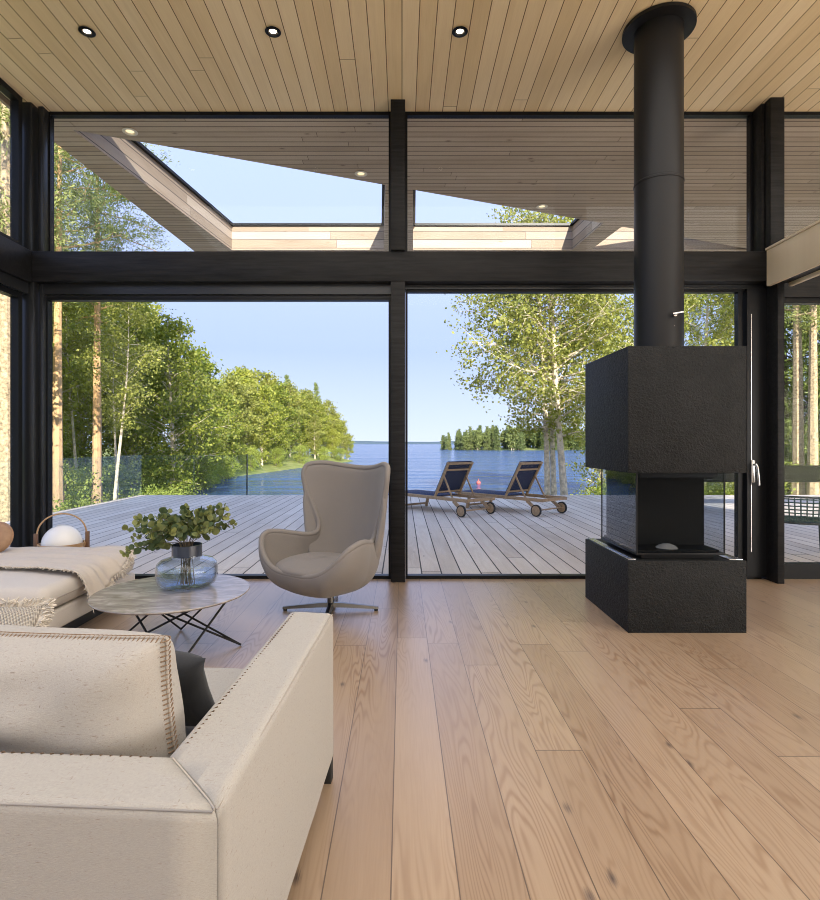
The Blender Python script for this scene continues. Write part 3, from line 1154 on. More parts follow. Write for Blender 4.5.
sofa_part('edge_stitching', stitches, 'stitch')
for (x, y) in ((-.024, LA - .026), (-.05, .06), (-2.5, .06), (-2.5, LA - .05)):
    sofa_part('leg', lambda q: q.box(x - .02, x + .02, y - .02, y + .02, .0, .08, .003), 'rubber')

# big linen cushion with stitched edges, leaning on the sofa back
R3 = SM.to_3x3()
Nn = (R3 @ Vector((-.20, -.97, -.08))).normalized()
Mx = frame_matrix(SM @ Vector((-.615, .372, .582)), R3 @ Vector((1, -.20, .06)), Nn)
Mx.translation = Mx.translation
cu = thing('cushion', 'large beige linen cushion with brown stitched edge leaning inside the sofa back', 'cushion', Mx.translation)
vs, fs, loop = pillow_pts(.84, .365, .30, 34, .05, 3.0, 2.4, .03)
MB().add([Mx @ v for v in vs], fs, True).build('cushion_cover', M['cushion'], cu, auto=0)
loop = [Mx @ v for v in loop]
m = MB()
zn = Mx.to_3x3() @ Vector((0, 0, 1))
for i in range(len(loop)):
    p, q = loop[i], loop[(i + 1) % len(loop)]
    k = max(1, round((q - p).length / .0105))
    for j in range(k):
        c = p.lerp(q, (j + .5) / k)
        tg = (q - p).normalized()
        inw = tg.cross(zn)
        if inw.dot(Mx.translation - c) < 0:
            inw = -inw
        m.tube([c + inw * .005 + zn * .016, c + zn * .008, c - inw * .003, c - zn * .008, c + inw * .005 - zn * .016], .0016, 4)
m.build('stitching', M['stitch'], cu)
MB().tube([p + zn * .002 for p in loop], .0035, 6, closed=True).build('edge_cord', M['sofa_seam'], cu)

Mx = frame_matrix(SM @ Vector((-.475, .635, .525)), SM.to_3x3() @ Vector((1, -.10, -.06)), SM.to_3x3() @ Vector((.10, .85, .48)))
cushion('cushion', 'charcoal wool cushion behind the large beige cushion on the sofa', 'dark_cushion', Mx, .46, .29, .13, 7.1, .22, .012)

# grey waffle cushion with a shaggy fringe on the sofa seat
Mx = frame_matrix((-1.46, 1.86, .535), (1, .10, 0), (.05, -.80, .62))
cu, loop, _ = cushion('cushion', 'grey waffle-knit cushion with shaggy fringe at the left edge', 'waffle', Mx, .44, .26, .12, 4.4, .05, .008)


def fringe(root, loop, Mx, n, ln, rad, mat='fringe', seed=3, droop=.5, strands=5, name='fringe'):
    rg_ = random.Random(seed)
    m_ = MB()
    k = len(loop)
    zn = Mx.to_3x3() @ Vector((0, 0, 1))
    for i in range(n):
        f = rg_.random() * k
        j = int(f) % k
        c = loop[j].lerp(loop[(j + 1) % k], f - int(f))
        out = (c - Mx.translation).normalized()
        d = (out + zn * rg_.uniform(-.9, .9) + Vector((rg_.uniform(-.5, .5), rg_.uniform(-.5, .5), rg_.uniform(-.5, .5)))).normalized()
        p1 = c + d * ln * rg_.uniform(.35, .6)
        d2 = (d + Vector((rg_.uniform(-.7, .7), rg_.uniform(-.7, .7), rg_.uniform(-.6, .4) - droop))).normalized()
        p2 = p1 + d2 * ln * rg_.uniform(.3, .6)
        m_.tube([c - out * .01, c + d * ln * .2, p1, p2], [rad, rad, rad * .9, rad * .5], 4)
    return m_.build(name, M[mat], root)


fringe(cu, loop, Mx, 800, .036, .0042, droop=.2)

# ---- daybed by the glass
DX0, DX1, DY0, DY1 = -3.18, -2.06, 3.22, 4.34
bed = thing('daybed', 'low pale linen daybed with thick mattress by the corner window', 'daybed', ((DX0 + DX1) / 2, (DY0 + DY1) / 2, 0))
MB().box(DX0, DX1 - .07, DY0 + .05, DY1 - .05, 0, .085).build('plinth', M['rod'], bed)
MB().box(DX0, DX1 - .01, DY0, DY1, .085, .205, .018, 3).build('bed_base', M['daybed'], bed)


def round_rect(x0, x1, y0, y1, r, n=8):
    pts = []
    for cx, cy, a in ((x1 - r, y1 - r, 0), (x0 + r, y1 - r, 90), (x0 + r, y0 + r, 180), (x1 - r, y0 + r, 270)):
        for k in range(n + 1):
            t = math.radians(a + 90 * k / n)
            pts.append((cx + r * math.cos(t), cy + r * math.sin(t)))
    return pts


def slab(m_, x0, x1, y0, y1, z0, z1, rc, re, n=6, crown=.0):
    """mattress-like slab: plan corners rounded by rc, edges by re"""
    rings = []
    prof = []
    for k in range(n + 1):
        a = PI / 2 * k / n
        prof.append((re * (1 - math.sin(a)), z0 + re * (1 - math.cos(a))))
    for k in range(n + 1):
        a = PI / 2 * k / n
        prof.append((re * (1 - math.cos(a)), z1 - re * (1 - math.sin(a))))
    vs, fs = [], []
    for ins, z in prof:
        rr = max(.004, rc - ins)
        vs.append([(p[0], p[1], z) for p in round_rect(x0 + ins, x1 - ins, y0 + ins, y1 - ins, rr)])
    cx, cy = (x0 + x1) / 2, (y0 + y1) / 2
    for s in (.9, .7, .4, .12):
        top = vs[2 * n + 1]
        vs.append([(cx + (p[0] - cx) * s, cy + (p[1] - cy) * s, z1 + crown * (1 - s)) for p in top])
    k = len(vs[0])
    flat = [p for r_ in vs for p in r_]
    for i in range(len(vs) - 1):
        for j in range(k):
            j2 = (j + 1) % k
            fs.append((i * k + j, i * k + j2, (i + 1) * k + j2, (i + 1) * k + j))
    fs.append(tuple(range(k))[::-1])
    fs.append(tuple((len(vs) - 1) * k + j for j in range(k)))
    m_.add(flat, fs, True)
    return m_


slab(MB(), DX0, DX1, DY0, DY1, .207, .362, .07, .07, crown=.015).build('mattress', M['daybed'], bed, auto=0)
MB().tube([(p[0], p[1], .285) for p in round_rect(DX0 - .003, DX1 + .003, DY0 - .003, DY1 + .003, .07)], .004, 6, closed=True).build('piping', M['sofa_seam'], bed)

# throw
th = thing('throw_blanket', 'washed beige linen throw with frayed edge draped over the daybed end', 'blanket', (-2.5, 3.95, .43))
rows, cols = 60, 34
vs, fs = [], []
edge_pts = []


def throw_pt(u, v):
    """u along x (0 left .. 1 hanging end), v across (0 near .. 1 far)"""
    L = u * (1.33 - .22 * v)
    y = 3.60 + v * .68 + .05 * math.sin(u * 5) * (1 - v)
    y -= .13 * max(0, u - .6) * (1 - v)
    flat = DX1 - .065 - DX0
    zt = .378 + .008 * math.sin(v * 3.1)
    fold = .016 * math.sin(v * 19 + u * 2.2) * (.25 + u) + .010 * math.sin(v * 41 + 1.3 + u * 3) * (.25 + u) + .02 * mnoise.noise(Vector((u * 5, v * 6, 1.2)))
    if L < flat:
        x, z = DX0 + L, zt + .012 + abs(fold) * .9
        z += .010 * math.exp(-((u - .35) / .25) ** 2) * (.3 + v)
    else:
        s = L - flat
        R_ = .13
        a = min(s / R_, 1.05 - .38 * v)
        x = DX0 + flat + R_ * math.sin(a)
        z = zt + .012 - R_ * (1 - math.cos(a))
        rest = s - a * R_
        if rest > 0:
            x += math.cos(a) * rest
            z -= math.sin(a) * rest
        x += abs(fold) * 1.1
        z += abs(fold) * .5
    return Vector((x, y, z))


for i in range(rows + 1):
    for j in range(cols + 1):
        vs.append(throw_pt(i / rows, j / cols))
for i in range(rows):
    for j in range(cols):
        a = i * (cols + 1) + j
        fs.append((a, a + cols + 1, a + cols + 2, a + 1))
MB().add(vs, fs, True).build('throw_cloth', M['throw'], th, auto=0)
o = th.children[0]
md = o.modifiers.new('thickness', 'SOLIDIFY')
md.thickness = .008
md.offset = 1
rg = random.Random(6)
m = MB()
for k in range(230):
    v = rg.random()
    p = throw_pt(1.0, v) + Vector((0, 0, .002))
    q = throw_pt(.985, v)
    d = (p - q).normalized()
    p1 = p + (d * .5 + Vector((rg.uniform(-.3, .5), rg.uniform(-.5, .5), rg.uniform(-.6, .3)))) * .028
    p2 = p1 + (d * .3 + Vector((rg.uniform(-.4, .4), rg.uniform(-.6, .6), rg.uniform(-1.0, .1)))) * .030
    m.tube([q, p, p1, p2], [.003, .003, .0028, .0015], 4)
m.build('fringe', M['fringe'], th)
m = MB()
for k in range(150):
    u = rg.uniform(.1, 1)
    p = throw_pt(u, 0.0) + Vector((0, 0, .004))
    p1 = p + Vector((rg.uniform(-.3, .3), -.5, rg.uniform(-.4, .5))) * .02
    m.tube([p, p1, p1 + Vector((rg.uniform(-.5, .5), -.5, -.2)) * .016], [.0022, .002, .0012], 4)
m.build('fringe', M['fringe'], th)

# tan leather and grey cushions at the far left of the daybed
Mx = frame_matrix((-2.95, 4.05, .522), (1, .15, 0), (.15, -.9, .35))
rt = thing('cushion', 'round tan leather cushion standing on the daybed at the left edge', 'cushion', Mx.translation)
m = MB()
vs, fs = [], []
n1, n2 = 28, 10
prof = [(0, .04), (.045, .042), (.08, .038), (.104, .028), (.114, .010), (.114, -.010), (.104, -.028), (.08, -.038), (.045, -.042), (0, -.04)]
for r_, z_ in prof:
    for j in range(n1):
        a = 2 * PI * j / n1
        vs.append(Mx @ Vector((r_ * math.cos(a), r_ * math.sin(a), z_)))
for i in range(len(prof) - 1):
    for j in range(n1):
        j2 = (j + 1) % n1
        fs.append((i * n1 + j, (i + 1) * n1 + j, (i + 1) * n1 + j2, i * n1 + j2))
m.add(vs, fs, True).build('cushion_cover', M['tan'], rt)
m = MB().tube([Mx @ Vector((.115 * math.cos(a * PI / 20), .115 * math.sin(a * PI / 20), 0)) for a in range(40)], .004, 6, closed=True)
m.build('piping', M['tan'], rt)
Mx = frame_matrix((-3.045, 3.80, .52), (1, .1, -.1), (.1, -.75, .6))
cushion('cushion', 'small grey linen cushion in front of the round tan cushion', 'waffle', Mx, .23, .2, .08, 2.2)

# ---- woven-handle lantern
LX, LY = gx(62, 4.62), 4.62
lan = thing('lantern', 'white glass dome lantern with bent wooden handle beside the daybed', 'lantern', (LX, LY, 0))
m = MB()
m.cyl((LX, LY), .165, .0, .02, 32, .005)
for k in range(8):
    a = 2 * PI * (k + .5) / 8
    m.tube([(LX + .155 * math.cos(a), LY + .155 * math.sin(a), .02), (LX + .165 * math.cos(a), LY + .165 * math.sin(a), .37)], .008, 6)
m.build('basket_frame', M['wood_light'], lan)
MB().lathe([(.160, .352), (.174, .352), (.176, .384), (.160, .384), (.160, .352)], (LX, LY, 0), 40).build('rim_band', M['wood_light'], lan)
pr = [(0, .115)] + [(.150 * math.cos(a), .375 + (.155 if a > 0 else .26) * math.sin(a)) for a in [math.radians(q) for q in range(-80, 90, 8)]] + [(0, .53)]
MB().lathe(pr, (LX, LY, 0), 40).build('lamp_shade', M['opal'], lan)
hd = Vector((math.cos(.35), math.sin(.35), 0))
pts = []
for k in range(25):
    a = PI * k / 24
    pts.append(Vector((LX, LY, .46)) + hd * (.178 * math.cos(a)) * (1 if k not in (0, 24) else 1) + Vector((0, 0, .165 * math.sin(a))))
MB().tube([Vector((LX, LY, .34)) + hd * .180] + pts + [Vector((LX, LY, .34)) - hd * .180], .0065, 8).build('handle', M['wood_light'], lan)
m = MB()
for s in (1, -1):
    c = Vector((LX, LY, .42)) + hd * .186 * s
    m.box(c.x - .014, c.x + .014, c.y - .012, c.y + .012, .33, .47, .003)
m.build('leather_strap', simple('dark leather', (.17, .09, .05), .5), lan)

# ---- coffee table
TX, TY, TZ, TR = -1.33, 3.24, .352, .432
tab = thing('coffee_table', 'round grey marble coffee table on crossing thin black rods', 'table', (TX, TY, 0))
MB().lathe([(0, TZ - .016), (TR - .02, TZ - .016), (TR - .004, TZ - .010), (TR, TZ - .004), (TR - .002, TZ), (0, TZ)], (TX, TY, 0), 96).build('tabletop', M['stone'], tab)
feet = [((.37, .09), [(-.24, .10), (-.31, -.01)]), ((.14, -.35), [(.33, .08), (-.18, -.16)]),
        ((-.37, -.11), [(.26, -.12), (-.02, .12)]), ((-.10, .37), [(.24, .20), (-.20, -.02)])]
for (fx, fy), tops in feet:
    m = MB()
    for tx, ty in tops:
        m.tube([(TX + fx, TY + fy, .006), (TX + tx, TY + ty, TZ - .018)], .0062, 8)
    m.build('leg', M['rod'], tab)
MB().tube([(TX + .33 * math.cos(2 * PI * k / 40), TY + .33 * math.sin(2 * PI * k / 40), TZ - .026) for k in range(40)], .006, 6, closed=True).build('top_ring', M['rod'], tab)

# ---- vase with eucalyptus
VX, VY = gx(187, 3.33), 3.33
vase = thing('vase', 'squat smoky blue glass vase on the marble coffee table', 'vase', (VX, VY, TZ))
out = [(0, .002), (.09, .002), (.135, .008), (.165, .03), (.175, .065), (.176, .115), (.168, .145), (.145, .166), (.105, .176), (.088, .182), (.0855, .20), (.0855, .252)]
inn = [(.0815, .252), (.0815, .20), (.084, .186), (.10, .171), (.14, .160), (.160, .142), (.168, .115), (.167, .066), (.158, .034), (.13, .014), (.09, .009), (0, .009)]
MB().lathe(out + inn, (VX, VY, TZ), 56).build('vase_body', M['vase_glass'], vase)
MB().lathe([(0, .0095), (.088, .0095), (.128, .0145), (.156, .035), (.165, .066), (.1655, .085), (0, .085)], (VX, VY, TZ), 56).build('water', glass('vase water', (.90, .93, .97), .01), vase)
MB().lathe([(.083, .186), (.0862, .186), (.0862, .254), (.083, .254), (.083, .186)], (VX, VY, TZ), 56).build('neck_band', simple('smoked glass neck', (.05, .06, .085), .08, 0, .6), vase)

euc = thing('eucalyptus_bouquet', 'bouquet of round-leaved eucalyptus sprigs in the blue vase', 'plant', (VX, VY, TZ + .012))
rg = random.Random(12)
cen = Vector((VX, VY, TZ))
sprigs = [(-.43, .15, .30), (-.33, -.10, .20), (-.30, .0, .38), (-.20, .12, .42), (-.12, -.12, .40), (-.05, .1, .44), (.03, -.05, .42), (.10, .10, .43), (.16, -.10, .42),
          (.24, .0, .40), (.26, .10, .33), (.14, -.18, .32), (-.14, -.2, .33), (-.22, .2, .33), (.06, .2, .36), (.20, -.16, .35), (-.38, .05, .17), (.02, -.22, .34), (-.08, -.05, .36), (.22, .05, .45), (-.25, -.15, .30)]
for dx, dy, dz in sprigs:
    p0 = cen + Vector((rg.uniform(-.05, .05), rg.uniform(-.05, .05), .015))
    p1 = cen + Vector((dx * .10, dy * .10, .262))
    p2 = cen + Vector((dx * .6, dy * .6, .24 + (dz - .20) * .75 + .05))
    p3 = cen + Vector((dx, dy, dz + .02))
    pts = []
    for k in range(13):
        s = k / 12
        if s < .4:
            q = s / .4
            pts.append(p0.lerp(p1, q))
        else:
            q = (s - .4) / .6
            pts.append(p1 * (1 - q) ** 2 + p2 * 2 * q * (1 - q) + p3 * q * q)
    sp = MB().tube(pts, [.0022 - .0012 * k / 12 for k in range(13)], 5)
    spr = sp.build('stem', simple('eucalyptus stem', (.16, .12, .07), .6) if 'stemm' not in M else M['stemm'], euc)
    M.setdefault('stemm', spr.data.materials[0])
    m = MB()
    for k in range(13):
        s = (k + rg.random() * .5) / 12.5
        q = .2 + .8 * s
        c = p1 * (1 - q) ** 2 + p2 * 2 * q * (1 - q) + p3 * q * q
        tg = (p2 - p1).lerp(p3 - p2, q).normalized()
        for sd in (1, -1):
            side = tg.cross(Vector((rg.uniform(-1, 1), rg.uniform(-1, 1), rg.uniform(-1, 1)))).normalized()
            r_ = rg.uniform(.017, .029) * (1.1 - .45 * s)
            axis = (side + tg * .5).normalized()
            nrm = axis.cross(Vector((rg.uniform(-1, 1), rg.uniform(-1, 1), rg.uniform(-1, 1)))).normalized()
            bb = nrm.cross(axis)
            ctr = c + axis * r_ * 1.05
            vs = []
            for a in range(10):
                t = 2 * PI * a / 10
                vs.append(ctr + axis * r_ * math.cos(t) + bb * r_ * .92 * math.sin(t) + nrm * r_ * .18 * math.sin(t) ** 2)
            vs.append(ctr)
            m.add(vs, [(a, (a + 1) % 10, 10) for a in range(10)], True)
    m.build('leaves', M['leaf_euca'], spr)

# ---- egg-shaped armchair
EX, EY = -.515, 4.03
ea = math.radians(35)
EFW = Vector((-math.sin(ea), -math.cos(ea), 0))
ESD = Vector((-math.cos(ea), math.sin(ea), 0))
EM = Matrix((EFW, ESD, Vector((0, 0, 1)))).transposed().to_4x4()
egg = thing('egg_armchair', 'grey beige egg-shaped wing armchair on a metal star base', 'armchair', (EX, EY, 0), math.atan2(EFW.y, EFW.x))
rim = [(.365, 0, .325), (.362, .14, .33), (.355, .26, .37), (.33, .35, .445), (.285, .41, .52), (.215, .432, .555), (.125, .41, .552), (.02, .36, .53), (-.08, .305, .512),
       (-.15, .278, .53), (-.178, .288, .60), (-.168, .325, .70), (-.15, .367, .80), (-.135, .397, .90), (-.135, .408, .98), (-.165, .388, 1.04), (-.24, .30, 1.055), (-.32, .19, 1.037), (-.37, .09, 1.022), (-.385, 0, 1.017)]


def catmull(P, k):
    out_ = []
    n_ = len(P)
    for i in range(n_ - 1):
        p0, p1, p2, p3 = P[max(i - 1, 0)], P[i], P[i + 1], P[min(i + 2, n_ - 1)]
        for j in range(k):
            t = j / k
            out_.append(.5 * ((2 * p1) + (-p0 + p2) * t + (2 * p0 - 5 * p1 + 4 * p2 - p3) * t * t + (-p0 + 3 * p1 - 3 * p2 + p3) * t ** 3))
    out_.append(P[-1])
    return out_


half = catmull([Vector((p[0], p[1], p[2])) for p in rim], 4)
full = half + [Vector((p.x, -p.y, p.z)) for p in half[-2:0:-1]]
NR = len(full)
NV = 22
pole = Vector((.0, 0, .150))
vs = []
for R_ in full:
    d = Vector((R_.x - pole.x, R_.y, 0))
    if d.length < 1e-4: d = Vector((1, 0, 0))
    hr = d.length
    u = d.normalized()
    back = max(0, -u.x)                     # how far this line climbs the back
    rise = R_.z - pole.z
    r1 = .30 - .02 * max(0, u.x)
    P1 = pole + u * r1 + Vector((0, 0, .0))
    rr = max(hr, .36) * (1.06 if rise > .2 else 1.0)
    if back > .2 and rise > .5:
        rr = .40 - .02 * back
        P2 = pole + u * rr + Vector((0, 0, rise * .42))
        # the back leans: bend toward the rim
    else:
        P2 = pole + u * rr + Vector((0, 0, rise * (.35 if rise < .25 else .42)))
    for k in range(NV):
        t = (k + 1) / NV
        vs.append(pole * (1 - t) ** 3 + P1 * 3 * t * (1 - t) ** 2 + P2 * 3 * t * t * (1 - t) + R_ * t ** 3)
fs = []
for i in range(NR):
    i2 = (i + 1) % NR
    for k in range(NV - 1):
        fs.append((i * NV + k, i * NV + k + 1, i2 * NV + k + 1, i2 * NV + k))
vs.append(pole)
for i in range(NR):
    fs.append((len(vs) - 1, i * NV, ((i + 1) % NR) * NV))
WORLD_MODE[0] = False
sh_ = MB().add(vs, fs, True).build('shell', M['egg'], egg, auto=0)
md = sh_.modifiers.new('upholstery', 'SOLIDIFY')
md.thickness = .036
md.offset = 0
md = sh_.modifiers.new('round', 'SUBSURF')
md.levels = md.render_levels = 1
MB().tube([p + Vector((0, 0, .0)) for p in full], .0195, 10, closed=True).build('rim_welt', M['egg'], egg, auto=0)
# seat cushion
m = MB()
vs, fs = [], []
n1, n2 = 40, 10
for k in range(n2 + 1):
    b = -PI / 2 + PI * k / n2
    for j in range(n1):
        a = 2 * PI * j / n1
        c_, s_ = math.cos(a), math.sin(a)
        rx = .33 if c_ > 0 else .27
        ry = .325
        ex = 2 / 2.6
        ux = math.copysign(abs(c_) ** ex, c_) * rx
        uy = math.copysign(abs(s_) ** ex, s_) * ry
        cr = math.copysign(abs(math.cos(b)) ** .55, math.cos(b))
        z = .335 + .055 * math.sin(b)
        z += .012 * (1 - (ux / .35) ** 2) * (1 if b > 0 else 0)
        vs.append((.055 + ux * cr, uy * cr, z))
for k in range(n2):
    for j in range(n1):
        j2 = (j + 1) % n1
        fs.append((k * n1 + j, k * n1 + j2, (k + 1) * n1 + j2, (k + 1) * n1 + j))
m.add(vs, fs, True).build('seat_cushion', M['egg'], egg, auto=0)
m = MB()
m.cyl((0, 0), .024, .045, .17, 24, .003)
m.cyl((0, 0), .05, .112, .145, 24, .006)
m.tube([(-.03, -.03, .125), (-.05, -.07, .118), (-.05, -.085, .10)], .006, 6)
m.build('column', M['alu'], egg)
for k in range(4):
    a = PI / 2 * k + math.radians(35)
    d = Vector((math.cos(a), math.sin(a), 0))
    q = d.cross(Vector((0, 0, 1)))
    vs = []
    for s, w_, zt, zb in ((0.0, .024, .062, .030), (.10, .022, .056, .028), (.345, .016, .030, .014)):
        c = d * s
        vs += [c + q * w_ + Vector((0, 0, zb)), c - q * w_ + Vector((0, 0, zb)), c - q * w_ * .6 + Vector((0, 0, zt)), c + q * w_ * .6 + Vector((0, 0, zt))]
    fs = [(3, 2, 1, 0), (8, 9, 10, 11)]
    for s in (0, 4):
        for j in range(4):
            j2 = (j + 1) % 4
            fs.append((s + j, s + j2, s + 4 + j2, s + 4 + j))
    lg = MB().add(vs, fs).build('star_leg', M['alu'], egg)
    c = d * .328
    MB().cyl((c.x, c.y), .014, 0, .016, 16, .002).build('glide', M['rubber'], lg)
WORLD_MODE[0] = True

# ---- stove
SX0, SX1, SY0, SY1 = 1.440, 2.195, 3.553, 4.385
scx, scy = (SX0 + SX1) / 2, (SY0 + SY1) / 2
st = thing('wood_stove', 'black three-sided glass wood stove with tall pipe to the ceiling', 'stove', (scx, scy, 0))
MB().box(SX0, SX1, SY0, SY1, 0, .459, .003).build('stove_base', M['stove'], st)
MB().box(SX0, SX1, SY0, SY1, 1.02, 1.828, .003).build('upper_casing', M['stove'], st)
gx0, gx1, gy0, gy1 = 1.512, 2.082, 3.60, 4.23
m = MB()
m.box(gx0 + .05, gx1 - .05, gy0 + .04, gy1, .459, .485)
m.box(gx0 - .004, gx1 + .004, gy0 - .004, gy1 + .004, .485, .50, .002)
m.build('firebox_frame', M['black_frame'], st)
MB().box(gx0 + .03, gx1 - .03, gy0 + .03, gy1, .985, 1.02).build('glass_guide', M['black_frame'], st)
m = MB()
m.box(gx0 + .03, gx1 - .025, gy0 + .20, gy1 - .02, .50, .985)
m.box(gx0 + .02, gx1 - .02, gy0 + .03, gy1, .5, .515)
m.build('firebox', M['stove_dark'], st)
for (a, b, c, d) in ((gx0, gx1, gy0, gy0 + .005), (gx0, gx0 + .005, gy0 + .006, gy1), (gx1 - .005, gx1, gy0 + .006, gy1)):
    MB().box(a, b, c, d, .50, 1.02).build('fire_glass', M['fire_glass'], st)
MB().box(gx0 - .002, gx0 + .008, gy0 - .003, gy0 + .007, .50, 1.02).build('glass_edge', M['black_frame'], st)
MB().box(gx0 - .002, gx0 + .006, gy1 - .006, gy1, .50, 1.02).build('glass_edge', M['black_frame'], st)
MB().box(gx1 - .006, gx1 + .002, gy0 - .003, gy0 + .004, .50, 1.02).build('glass_edge', M['black_frame'], st)
MB().box(SX0 + .012, gx0 - .01, SY0 + .03, SY1 - .02, .459, .466, .002).build('chrome_trim', M['steel'], st)
MB().box(gx1 + .015, SX1 - .012, SY0 + .02, SY1 - .02, .459, .466, .002).build('chrome_trim', M['steel'], st)
m = MB()
m.lathe([(.07, 0), (.05, .015), (.025, .025), (0, .028)], (1.76, 3.71, .515), 18)
m.build('ash_mound', simple('grey ash', (.22, .21, .20), .95), st)
MB().tube([(gx0 + .03, gy0 + .30, .50), (gx0 + .002, gy0 + .30, .49)], .012, 8).build('air_knob', M['steel'], st)
PR = .163
pipe = MB()
pipe.lathe([(PR, 1.828), (PR, 3.046), (PR + .004, 3.05), (PR + .004, 3.062), (PR, 3.066), (PR, ZC - .02)], (scx + .016, scy + .02, 0), 64)
po = pipe.build('stove_pipe', M['stove_pipe'], st, auto=30)
MB().lathe([(PR + .002, ZC - .035), (.243, ZC - .03), (.243, ZC - .006), (PR + .002, ZC - .006)], (scx + .016, scy + .02, 0), 64).build('ceiling_collar', M['stove_pipe'], st)
pc = Vector((scx + .045, scy + .02 - PR * .95, 0))
dm = MB()
dm.tube([pc + Vector((0, .01, 2.085)), pc + Vector((.0, -.035, 2.085))], .012, 12)
dm.tube([pc + Vector((-.022, -.04, 2.088)), pc + Vector((.048, -.04, 2.10))], .009, 10)
dm.build('damper_handle', M['steel'], po)
dm = MB()
dm.tube([pc + Vector((.0, .01, 2.015)), pc + Vector((0, -.004, 2.015))], .008, 14)
dm.build('thermometer_port', M['steel'], po)

# ---- ceiling downlights
M['lamp_glow'] = NT('lamp glow').m
t = M['lamp_glow'].node_tree
em = t.nodes.new('ShaderNodeEmission')
em.inputs[0].default_value = (1, .86, .66, 1)
em.inputs[1].default_value = 6
t.links.new(em.outputs[0], [n for n in t.nodes if n.type == 'OUTPUT_MATERIAL'][0].inputs[0])


M['lamp_dim'] = NT('dim lamp glow').m
t = M['lamp_dim'].node_tree
em = t.nodes.new('ShaderNodeEmission')
em.inputs[0].default_value = (1, .80, .50, 1)
em.inputs[1].default_value = .85
t.links.new(em.outputs[0], [n for n in t.nodes if n.type == 'OUTPUT_MATERIAL'][0].inputs[0])


def downlight(x, y, label, zc=ZC, rim_mat='black_frame', r=.045, name='ceiling_downlight', group=None, glow='lamp_glow'):
    d = thing(name, label, 'light', (x, y, zc), 0, group)
    MB().lathe([(r, -.0005), (r + .012, -.008), (r - .012, -.012), (r - .018, .0), (r - .018, .03)], (x, y, zc - .001), 32).build('trim_ring', M[rim_mat], d)
    MB().lathe([(0, -.003), (r - .02, -.003)], (x, y, zc - .001), 24).build('bulb', M[glow], d)
    return d


downlight(gx(87, 4.02), 4.02, 'recessed ceiling downlight nearest the corner pillar')
downlight(gx(273, 4.02), 4.02, 'recessed ceiling downlight between the corner pillar and the middle pillar')
downlight(gx(460, 4.02), 4.02, 'recessed ceiling downlight near the stove pipe')
M['lamp_cream'] = simple('pale lamp ring', (.75, .68, .55), .5)
for px, Y, lab in ((130, 5.31, 'eaves spotlight outside near the corner pillar'), (361, 6.14, 'eaves spotlight outside next to the middle pillar'), (542, 6.99, 'eaves spotlight outside near the stove pipe')):
    downlight(gx(px, Y), Y, lab, ZC, 'lamp_cream', .058, 'eaves_spotlight', None, 'lamp_dim')

# ------------------------------------------------------------------ furniture on the deck
ZD = -.02
la = math.atan2(.77, -.64)          # direction from the wheels to the foot end


